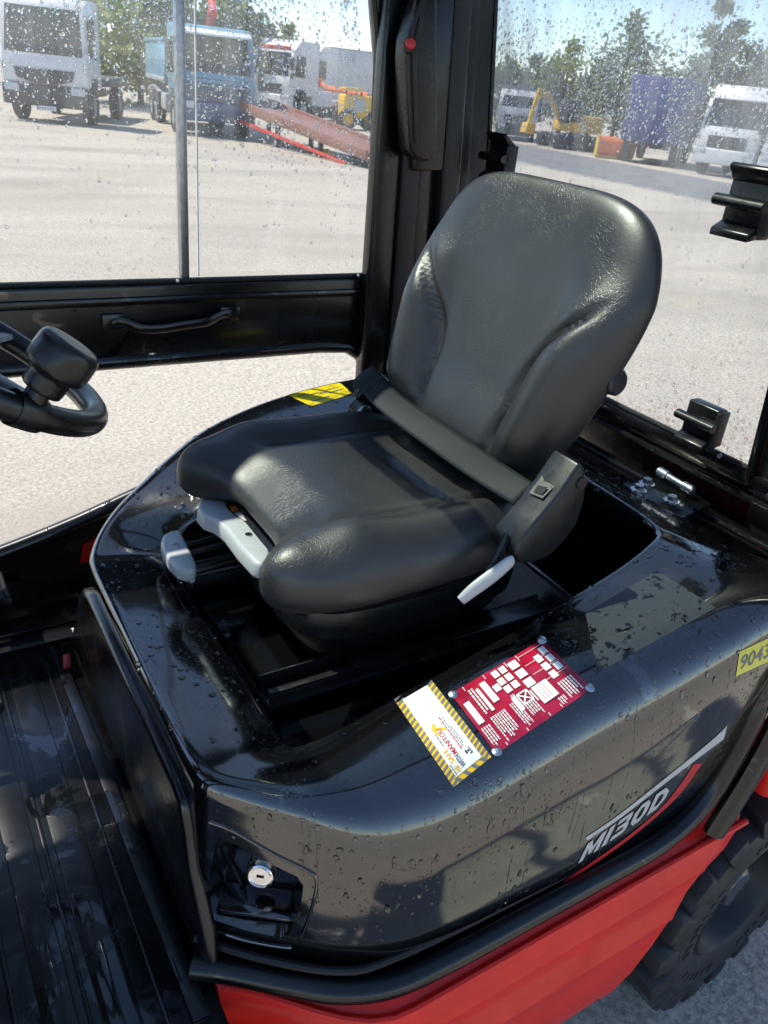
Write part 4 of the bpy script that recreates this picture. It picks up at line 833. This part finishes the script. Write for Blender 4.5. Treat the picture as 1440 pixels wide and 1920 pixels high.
def latch(c, flip, s_=1.0):
    o_ = part('window_latch', MB().box(c+Vector((.018, 0, 0)), (.030*s_, .078*s_, .085*s_)), 'trim', RWN, bevel=.005, seg=3)
    if not flip: part('latch_lever', MB().prism([c+Vector(q)*s_ for q in ((.03, -.038, .036), (.050, -.038, .060), (.044, -.038, .066), (.03, -.038, .054), (.012, -.038, .044))], (0, .076*s_, 0)), 'trim', o_, bevel=.002)
    part('latch_bar', MB().tube([c+Vector((.044, -.05, .008))*s_, c+Vector((.044, .045, .008))*s_], .012*s_, 12, sq=(1.0, .8)), 'trim', o_)
    part('latch_foot', MB().prism([c+Vector(q)*s_ for q in ((.03, -.037, -.02), (.056, -.037, -.034), (.056, -.037, -.046), (.03, -.037, -.042))], (0, .074*s_, 0)), 'trim', o_, bevel=.003)
    part('latch_side', MB().box(c+Vector((.022, .041, .002))*s_, (.036*s_, .008*s_, .076*s_)), 'flat_black', o_, bevel=.003)
    return o_
latch(at(950, 303, x=rw_x(1.62)+.02), 0, .92); latch(at(1420, 392, x=rw_x(1.62)+.02), 0, 1.05); latch(at(1330, 792, x=rw_x(1.19)+.02), 1, .95)
def dr_(p, h): 
    k = smoothstep(1.66, 1.74, p.z+.03*mn.noise(p*7)); low = .30*g(p.z, 1.22, .05)*smoothstep(-.3, .1, p.y)+.5*g(p.z, 1.172, .010)
    return (.035+.965*k*(1-.75*smoothstep(1.83, 1.92, p.z))+low)*(.35+.65*smoothstep(-.25, .2, mn.noise(Vector((2, p.y*8, p.z*2.0)))))
def gen_r():
    z = random.uniform(1.16, 2.0); return Vector((rw_x(z)-.0042, random.uniform(-.685, .185), z)), 0
a_ = pane_drops(40000, gen_r, Vector((-1, 0, -.135)).normalized(), dr_, .0009, .0024, 5); drops('rear_window_rain', *a_[:3], RPN, 'water', .5, a_[3])
# ------------------------------------------------------------------ things in the yard
Hh = Vector((ray(720, 500).x, ray(720, 500).y, 0)).normalized(); Rr = Vector((Hh.y, -Hh.x, 0)); Rr = Rr if Rr.dot(ray(1400, 500)) > 0 else -Rr
def heading(a, c):                                    # a along the sight line away from the camera, c to the right
    d = Hh*a+Rr*c; return math.atan2(d.y, d.x)
def lp(name, mb, mt, parent, bevel=.03, seg=2, **k): return part(name, mb, mt, parent, bevel=bevel, seg=seg, **k)
def wheel_at(T, x, y, r_=.5, w_=.3, rim='t_silver'):
    o_ = part('wheel', MB().lathe([(r_*.58, -w_/2), (r_*.92, -w_/2), (r_, -w_*.38), (r_, w_*.38), (r_*.92, w_/2), (r_*.58, w_/2), (r_*.56, w_*.2)], (x, y, r_), (0, 1, 0), 24), 't_tyre', T)
    sg = 1 if y > 0 else -1
    part('rim', MB().lathe([(r_*.58, w_*.42*sg), (r_*.5, w_*.30*sg), (r_*.3, w_*.2*sg), (r_*.28, w_*.45*sg), (.001, w_*.45*sg)], (x, y, r_), (0, 1, 0), 20), rim, o_); return o_
def cab(T, body, x0=0., L=1.9, W=2.35, z0=.95, z1=3.0, lower='t_grey', visor=False, tall=0.):
    """cab with its nose at x0 (facing +x)"""
    hw = W/2
    B = lp('cab_body', MB().prism([(x0-L, -hw, z0), (x0-.02, -hw, z0), (x0, -hw, z0+.55), (x0-.06, -hw, z0+.75), (x0-.30, -hw, z1-.28), (x0-.48, -hw, z1-.05), (x0-.8, -hw, z1+tall), (x0-L, -hw, z1+tall)], (0, W, 0)), body, T, .07, 3)
    sl = (Vector((x0-.30, 0, z1-.28))-Vector((x0-.06, 0, z0+.75))); nn_ = Vector((sl.z, 0, -sl.x)).normalized()
    a_ = Vector((x0-.06, 0, z0+.75))+sl*.04; c_ = Vector((x0-.06, 0, z0+.75))+sl*1.0
    lp('windscreen', MB().prism([a_+Vector((0, -hw+.12, 0))+nn_*.0, a_+Vector((0, hw-.12, 0)), c_+Vector((0, hw-.2, 0)), c_+Vector((0, -hw+.2, 0))], nn_*.012), 't_glass', B, .006)
    for s_ in (-1, 1):
        lp('side_window', MB().prism([(x0-.35, s_*hw, z0+.82), (x0-.48, s_*hw, z1-.38), (x0-1.15, s_*hw, z1-.38), (x0-1.15, s_*hw, z0+.75)], (0, s_*.012, 0)), 't_glass', B, .005)
        lp('mirror', MB().box((x0+.02, s_*(hw+.17), z1-.75), (.14, .22, .52)), 't_dark', B, .04)
        lp('mirror', MB().box((x0+.02, s_*(hw+.17), z1-1.22), (.12, .20, .24)), 't_dark', B, .03)
        lp('mirror_arm', MB().tube([(x0-.2, s_*(hw-.02), z1-.4), (x0, s_*(hw+.17), z1-.5)], .018, 6), 't_dark', B, 0)
        lp('wheel_arch', MB().prism([(x0-.35, s_*(hw-.25), z0-.05), (x0-.5, s_*(hw-.25), z0+.28), (x0-1.2, s_*(hw-.25), z0+.28), (x0-1.38, s_*(hw-.25), z0-.05)], (0, s_*.262, 0)), 't_dark', B, .03)
    if visor: lp('sun_visor', MB().prism([(x0-.1, -hw+.1, z1-.22), (x0-.34, -hw+.1, z1-.10), (x0-.34, -hw+.1, z1-.14), (x0-.1, -hw+.1, z1-.27)], (0, W-.2, 0)), 't_white', B, .01)
    lp('bumper', MB().box((x0-.12, 0, z0-.28), (.42, W+.02, .56)), lower, T, .06, 3)
    for s_ in (-1, 1): lp('headlight', MB().box((x0+.085, s_*(hw-.28), z0-.10), (.03, .40, .2)), 't_lamp', T, .03)
    lp('chassis_frame', MB().box((x0-3.2, 0, .75), (5.4, .85, .26)), 't_dark', T, .02)
    return B
TR = 'parked vehicles across the yard'
# white truck, nose to the camera
p = ground_at(92, 231)
T = thing('white_truck', 'white truck with dark grille and bumper facing the cab, far left', 'truck', p, rz=heading(-1, .10), real=True)
B = cab(T, 't_white', 0, 1.8, 2.42, 1.0, 3.25, 't_dark')
lp('grille', MB().prism([(.02, -.86, 1.42), (.02, .86, 1.42), (.02, .78, 1.16), (.02, .35, 1.04), (.02, -.35, 1.04), (.02, -.78, 1.16)], (.03, 0, 0)), 't_dark', B, .015)
lp('emblem', MB().prism([(.055, 0, 1.47), (.055, .09, 1.34), (.055, 0, 1.21), (.055, -.09, 1.34)], (.02, 0, 0)), 't_silver', B, .008)
lp('emblem_core', MB().prism([(.076, 0, 1.41), (.076, .045, 1.34), (.076, 0, 1.27), (.076, -.045, 1.34)], (.006, 0, 0)), 't_dark', B, .002)
lp('air_intake', MB().box((.095, 0, .60), (.02, .95, .2)), 't_dark', T, .02)
pl_ = lp('licence_plate', MB().box((.10, .0, .40), (.02, .55, .125)), 't_white', T, .004); lp('plate_band', MB().box((.1115, -.25, .40), (.004, .05, .12)), 'blueprint', pl_, 0)
for i in range(6): lp('plate_mark', MB().box((.1115, -.17+.07*i, .40), (.003, .03, .06)), 't_grey', pl_, 0)
for y in (-1.02, 1.02): wheel_at(T, -.95, y); wheel_at(T, -4.6, y)
lp('flat_bed', MB().box((-4.3, 0, 1.15), (4.2, 2.3, .25)), 't_grey', T, .04)
# blue tipper
c0, c1 = ground_at(342, 252), ground_at(470, 263); nose = (c0+c1)/2; ya = (c1-c0).normalized(); hd = Vector((ya.y, -ya.x, 0)); hd = hd if hd.dot(Hh) < 0 else -hd
rear_ = ground_at(210, 210); hd = (hd*.55+(c0-rear_).normalized()*.45).normalized()
T = thing('tipper_truck', 'blue tipper truck with dark windscreen beside the aluminium mullion', 'truck', nose, rz=math.atan2(hd.y, hd.x), real=True)
B = cab(T, 't_blue', 0, 1.75, 2.4, .98, 3.02, 't_dkblue', True)
lp('front_panel', MB().prism([(.004, -1.05, 1.02), (.004, 1.05, 1.02), (-.04, 1.05, 1.62), (-.04, -1.05, 1.62)], (.02, 0, 0)), 't_grey', B, .01)
for i in range(4): lp('grille_bar', MB().box((.03, 0, 1.08+.13*i), (.03, 2.0, .05)), 't_dkblue', B, .01)
for y in (-1.05, 1.05): wheel_at(T, -1.0, y); wheel_at(T, -4.7, y); wheel_at(T, -5.9, y)
tb = lp('tipper_body', MB().prism([(-2.5, -1.2, 1.35), (-2.3, -1.2, 2.55), (-6.8, -1.2, 2.5), (-7.0, -1.2, 1.35)], (0, 2.4, 0)), 't_blue', T, .05)
lp('body_rim', MB().box((-4.6, 0, 2.56), (4.6, 2.5, .10)), 't_blue', tb, .02); lp('head_board', MB().box((-2.12, 0, 2.3), (.12, 2.3, 1.9)), 't_dark', T, .02)
lp('side_rail', MB().box((-4.6, 1.21, 1.42), (4.4, .06, .14)), 't_silver', tb, .02); lp('side_rail', MB().box((-4.6, -1.21, 1.42), (4.4, .06, .14)), 't_silver', tb, .02)
for s_ in (-1, 1):
    lp('mudguard', MB().prism([(-5.3+x, s_*1.2, 1.02+.16*math.sin(PI*(x+1.3)/2.6)) for x in (-1.3, -.9, -.4, 0, .4, .9, 1.3)]+[(-5.3+x, s_*1.2, .98+.16*math.sin(PI*(x+1.3)/2.6)) for x in (1.3, .9, .4, 0, -.4, -.9, -1.3)], (0, -s_*.4, 0)), 't_silver', T, 0)
    lp('fuel_tank', MB().box((-2.9, s_*.95, .78), (1.0, .5, .5)), 't_silver', T, .06)
cr = lp('loading_crane', MB().tube([(-1.95, .2, 1.6), (-1.95, .2, 3.1), (-1.7, .2, 3.7), (-.9, .1, 3.35)], .13, 8), 't_red', T, 0); lp('crane_jib', MB().tube([(-1.8, .35, 2.0), (-1.9, .5, 2.6), (-2.0, .75, 2.2)], .10, 8), 'orange', cr, 0)
# white tractor units further back
for i, (px, py, lab, cc) in enumerate(((505, 208, 'nearer white tractor unit with red visor beside the blue truck', -.55), (552, 203, 'white tractor unit with red visor parked beside a long trailer', -.55))):
    p = ground_at(px, py); p = CAM+(p-CAM)*(.86); p.z = YZ
    T = thing('tractor_unit', lab, 'truck', p, rz=heading(-.85, cc), real=True, group='white tractor units'); B = cab(T, 't_white', 0, 2.2, 2.4, 1.05, 3.1, 't_white', False, .25)
    lp('grille', MB().box((.01, 0, 1.30), (.05, 1.5, .40)), 't_dark', B, .02); lp('visor_stripe', MB().box((-.36, 0, 3.0), (.05, 1.9, .16)), 't_red', B, .02)
    for y in (-1.05, 1.05): wheel_at(T, -1.1, y); wheel_at(T, -4.3, y)
    lp('side_fairing', MB().box((-2.6, 0, 1.0), (1.6, 2.3, .7)), 't_white', T, .05)
def trailer(px0, py0, px1, py1, zb_, zt_, mt, label, wd=2.45, legs=True, name='box_trailer', mtop=None):
    a_, c_ = ground_at(px0, py0), ground_at(px1, py1); d_ = (c_-a_); L = d_.length; m_ = (a_+c_)/2; m_.z = YZ
    T = thing(name, label, 'trailer', m_, rz=math.atan2(d_.y, d_.x), real=True)
    lp('box', MB().box((0, 0, (zb_+zt_)/2), (L, wd, zt_-zb_)), mt, T, .05); lp('bottom_rail', MB().box((0, 0, zb_-.06), (L, wd+.04, .10)), 't_grey', T, .01); lp('top_rail', MB().box((0, 0, zt_+.03), (L+.02, wd+.03, .07)), 't_silver', T, .015)
    lp('door_frame', MB().box((L/2+.01, 0, (zb_+zt_)/2), (.06, wd-.05, zt_-zb_-.1)), 't_silver', T, .01)
    for k in range(3):
        for y in (-1, 1): wheel_at(T, L*.28-1.2*k, y*(wd/2-.16), .48, .28)
    return T
trailer(604, 207, 780, 224, 1.15, 3.6, 't_offwhite', 'long white box trailer parked behind the rusty ramp')
# red-brown ramp of a low loader: sloping deck on legs
a_, c_ = ground_at(468, 258), ground_at(720, 316); d_ = (c_-a_); m_ = a_.copy(); m_.z = YZ
T = thing('loader_ramp', 'rusty red sloping loading ramp on legs seen through the wet window', 'ramp', m_, rz=math.atan2(d_.y, d_.x), real=True); L = d_.length
lp('deck', MB().prism([(0, -.7, 1.12), (L, -.7, .36), (L, -.7, .26), (0, -.7, .98)], (0, 1.4, 0)), 't_rust', T, .02)
for y in (-.76, .76): lp('side_beam', MB().prism([(-.2, y-.05, 1.20), (L+.2, y-.05, .44), (L+.2, y-.05, .20), (-.2, y-.05, .90)], (0, .1, 0)), 't_rust', T, .01)
lp('red_edge', MB().prism([(.4, -.86, .62), (L-.6, -.86, .06), (L-.6, -.86, -.02), (.4, -.86, .50)], (0, .06, 0)), 't_red', T, .01)
for x in (.2, L*.38, L*.7):
    for y in (-.6, .6): lp('ramp_leg', MB().box((x, y, .45-.32*x/L), (.12, .12, .9-.64*x/L)), 't_dark', T, .01)
p = ground_at(612, 292); T = thing('yellow_block', 'small yellow wheel chock lying near the rusty ramp', 'chock', p, real=True); lp('wedge', MB().prism([(-.22, -.1, 0), (.22, -.1, 0), (.12, -.1, .16), (-.06, -.1, .16)], (0, .2, 0)), 'yellow', T, .02); lp('grip_bar', MB().box((.03, 0, .17), (.16, .16, .02)), 't_dark', T, .005)
# yellow compactor and orange boom behind the ramp
p = ground_at(668, 243); T = thing('yellow_machine', 'yellow construction machine standing behind the ramp', 'machine', p, rz=heading(.3, 1), real=True)
lp('engine_box', MB().box((0, 0, .95), (1.6, 1.2, .9)), 'yellow', T, .08, 3); lp('cab_frame', MB().box((-.35, 0, 1.62), (.8, 1.1, .12)), 'yellow', T, .03)
for x in (-.7, 0): 
    for y in (-.5, .5): lp('cab_post', MB().box((x, y, 1.4), (.07, .07, .4)), 't_dark', T, .01)
for x in (-.6, .65):
    for y in (-.62, .62): wheel_at(T, x, y, .42, .3, 'yellow')
lp('panel_plate', MB().box((-.1, -.62, 1.0), (.5, .04, .5)), 't_silver', T, .02)
a_, c_ = ground_at(596, 222), ground_at(652, 230); d_ = c_-a_; T = thing('boom_machine', 'orange boom of a lift in front of the white trailer', 'machine', a_, rz=math.atan2(d_.y, d_.x), real=True)
lp('boom', MB().tube([(-.3, 0, 1.75), (.5, 0, 1.45), (3.2, 0, 1.35)], .15, 8), 'orange', T, 0); lp('boom_head', MB().box((-.2, 0, 1.7), (.5, .4, .4)), 'orange', T, .05); lp('chassis', MB().box((1.6, 0, .75), (2.8, 1.4, .45)), 't_silver', T, .05); lp('red_band', MB().box((1.6, -.71, .72), (2.7, .03, .12)), 't_red', T, 0)
for x in (.6, 2.6):
    for y in (-.7, .7): wheel_at(T, x, y, .45, .3)
# right window: grey box truck, yellow excavator, plough, violet curtain truck, white trucks
p = ground_at(962, 264); T = thing('box_truck', 'grey box body truck at the left edge of the rear window', 'truck', p, rz=heading(-1, -.15), real=True); B = cab(T, 't_offwhite', 0, 1.7, 2.0, .8, 2.35, 't_dark'); lp('load_box', MB().box((-3.6, 0, 1.75), (3.4, 2.1, 1.6)), 't_grey', T, .04); lp('grille', MB().box((.01, 0, 1.05), (.04, 1.3, .3)), 't_dark', B, .02)
for y in (-.9, .9): wheel_at(T, -.9, y, .42, .26); wheel_at(T, -4.2, y, .42, .26)
p = ground_at(1062, 279); T = thing('excavator', 'yellow excavator with raised arm seen through the rear window', 'excavator', p, rz=heading(-.35, -1), real=True)
lp('track_frame', MB().box((0, -.8, .35), (2.6, .45, .65)), 't_dark', T, .15, 3); lp('track_frame', MB().box((0, .8, .35), (2.6, .45, .65)), 't_dark', T, .15, 3); lp('house', MB().box((-.4, 0, 1.15), (1.9, 1.7, .75)), 'yellow', T, .1, 3); lp('cab_box', MB().box((.35, .45, 1.65), (.9, .8, 1.0)), 't_dark', T, .06)
lp('boom', MB().tube([(.6, -.2, 1.3), (1.4, -.2, 2.3), (2.0, -.2, 2.1)], .14, 8), 'yellow', T, 0); lp('dipper', MB().tube([(1.9, -.2, 2.5), (2.0, -.2, 2.1), (2.2, -.2, 1.0)], .11, 8), 'yellow', T, 0); lp('bucket', MB().prism([(2.0, -.5, 1.0), (2.4, -.5, 1.0), (2.5, -.5, .55), (2.0, -.5, .5)], (0, .6, 0)), 'yellow', T, .04)
p = ground_at(1145, 297); T = thing('snow_plough', 'orange and yellow plough blade standing on the ground by the violet truck', 'plough', p, rz=heading(-1, .1), real=True)
lp('blade', MB().prism([(.1+.35*math.cos(t), -.85, .5-.42*math.sin(t)) for t in [PI*(-.38+.80*i/8) for i in range(9)]]+[(.05+.33*math.cos(t), -.85, .5-.40*math.sin(t)) for t in [PI*(.42-.80*i/8) for i in range(9)]], (0, 1.7, 0)), 'orange', T, 0)
for y in (-.86, .80): lp('blade_end', MB().box((.34, y, .52), (.30, .08, .85)), 'yellow', T, .02)
lp('push_frame', MB().box((-.3, 0, .32), (.9, .7, .14)), 'yellow', T, .03); lp('cutting_edge', MB().box((.30, 0, .06), (.06, 1.7, .12)), 'yellow', T, .01)
def curtain_truck(p, rz, label, mt):
    T = thing('curtain_trailer', label, 'truck', p, rz=rz, real=True)
    lp('curtain', MB().box((-3.2, 0, 2.1), (6.0, 2.45, 2.5)), mt, T, .06)
    for i in range(13):
        for s_ in (-1, 1): lp('curtain_fold', MB().box((-.45-.46*i, s_*1.235, 2.1), (.10, .03, 2.35)), mt, T, .012)
    lp('rear_door', MB().box((-.17, 0, 2.1), (.06, 2.3, 2.35)), mt, T, .02); lp('chassis_frame', MB().box((-3.2, 0, .78), (5.8, .9, .24)), 't_dark', T, .02)
    for y in (-1.03, 1.03): wheel_at(T, -1.2, y); wheel_at(T, -2.4, y); wheel_at(T, -5.4, y)
    return T
curtain_truck(ground_at(1205, 309), heading(-1, -.45), 'violet blue curtain-sided truck seen through the rear window', 't_violet')
for (px, py, lab, cc) in ((1345, 332, 'white truck cab to the right of the violet truck', -.62), (1470, 352, 'white truck cut off by the right edge of the rear window', -.62)):
    T = thing('white_lorry', lab, 'truck', ground_at(px, py), rz=heading(-.8, cc), real=True); B = cab(T, 't_white', 0, 2.0, 2.4, 1.0, 3.0, 't_offwhite', True, .25)
    lp('grille', MB().box((.01, 0, 1.25), (.05, 1.5, .42)), 't_dark', B, .02); lp('load_box', MB().box((-5.0, 0, 2.2), (5.4, 2.4, 2.1)), 't_offwhite', T, .05)
    for y in (-1.05, 1.05): wheel_at(T, -1.0, y); wheel_at(T, -4.4, y); wheel_at(T, -6.2, y)
# ------------------------------------------------------------------ trees
def tree(name, label, px, py_base_dist, hgt, cw_, lm, nleaf=1500, trunk=.18, seed=0, low=.2, group='trees behind the yard'):
    r_ = random.Random(seed); d_ = ray(px, 200); d_.z = 0; d_.normalize(); p = Vector((CAM.x, CAM.y, 0))+d_*py_base_dist; p.z = YZ
    T = thing(name, label, 'tree', p, rz=r_.random()*6, real=True, group=group)
    tk = MB().tube(spline([(0, 0, -.1), (.06*hgt*.1, 0, hgt*.3), (-.05, .08, hgt*.6), (.0, .05, hgt*.9)], 4), [trunk*(1-.85*i/12) for i in range(13)], 8)
    cl_ = []
    for i in range(16):
        h = low+.78*(i+.5)/16*(1-low)+.05*r_.random(); a_ = r_.random()*6.28+i*2.4; prof_ = math.sin(PI*min(1, .18+.82*((h-low)/(1.02-low))))**.7
        rr_ = cw_*prof_*(.45+.55*r_.random()); e_ = Vector((math.cos(a_)*rr_, math.sin(a_)*rr_, h*hgt)); cl_.append((e_, cw_*.30*(.7+.6*r_.random())))
        tk.tube([(0, 0, h*hgt*.8), (e_.x*.5, e_.y*.5, h*hgt*.9), e_], [trunk*.35, trunk*.2, trunk*.08], 5)
    cl_.append((Vector((0, 0, hgt*.97)), cw_*.2))
    part('trunk', tk, 'bark', T); V = []; F = []
    for k in range(nleaf):
        c_, s_ = cl_[r_.randrange(len(cl_))]; q = Vector((r_.gauss(0, 1), r_.gauss(0, 1), r_.gauss(0, .8)))*s_*.62+c_
        n1 = Vector((r_.gauss(0, 1), r_.gauss(0, 1), r_.gauss(0, 1))).normalized(); n2 = n1.orthogonal().normalized(); z_ = (.055+.06*r_.random())*(hgt/7)**.5*1.5
        o_ = len(V); V += [q-n1*z_*1.5, q+n2*z_, q+n1*z_*1.5, q-n2*z_]; F.append((o_, o_+1, o_+2, o_+3))
    me = bpy.data.meshes.new('crown'); me.from_pydata([tuple(v_) for v_ in V], [], F); me.materials.append(MT[lm]); link('crown', me, T)
tl = [(175, 42, 6.0, 3.0, 'leaf1', 'bright green leafy tree behind the white truck'), (265, 44, 6.2, 3.2, 'leaf1', 'bright green tree rising above the blue tipper body'), (352, 46, 6.0, 2.8, 'leaf1', 'green tree behind the red crane and blue cab'),
      (443, 47, 6.4, 2.2, 'leaf2', 'grey green tree right of the blue cab'), (536, 55, 4.3, 1.4, 'leaf1', 'small thin tree rising above the white tractor units'),
      (948, 62, 3.9, 2.2, 'leaf1', 'low yellow green tree by the left edge of the rear window'), (990, 63, 4.3, 2.2, 'leaf3', 'dark tree beside the low yellow green one'), (1055, 62, 5.4, 2.4, 'leaf1', 'pointed green tree above the excavator'), (1110, 64, 4.4, 2.4, 'leaf3', 'short dark tree between the pointed and the tall ones'),
      (1158, 60, 7.0, 2.6, 'leaf2', 'broad grey green tree left of the violet truck'), (1235, 66, 4.6, 3.0, 'leaf2', 'tree mostly hidden behind the violet truck'), (1312, 60, 8.2, 2.1, 'leaf2', 'tallest slender tree above the white truck'), (1375, 62, 6.0, 2.6, 'leaf2', 'grey green tree right of the tallest one'), (1435, 62, 7.4, 2.6, 'leaf2', 'tree at the right edge of the rear window')]
for i, (px, dist, hg, cw_, lm, lab) in enumerate(tl): tree('yard_tree', lab, px, dist, hg, cw_, lm, 2600, .16, 20+i, .10 if hg < 5.5 else .16)
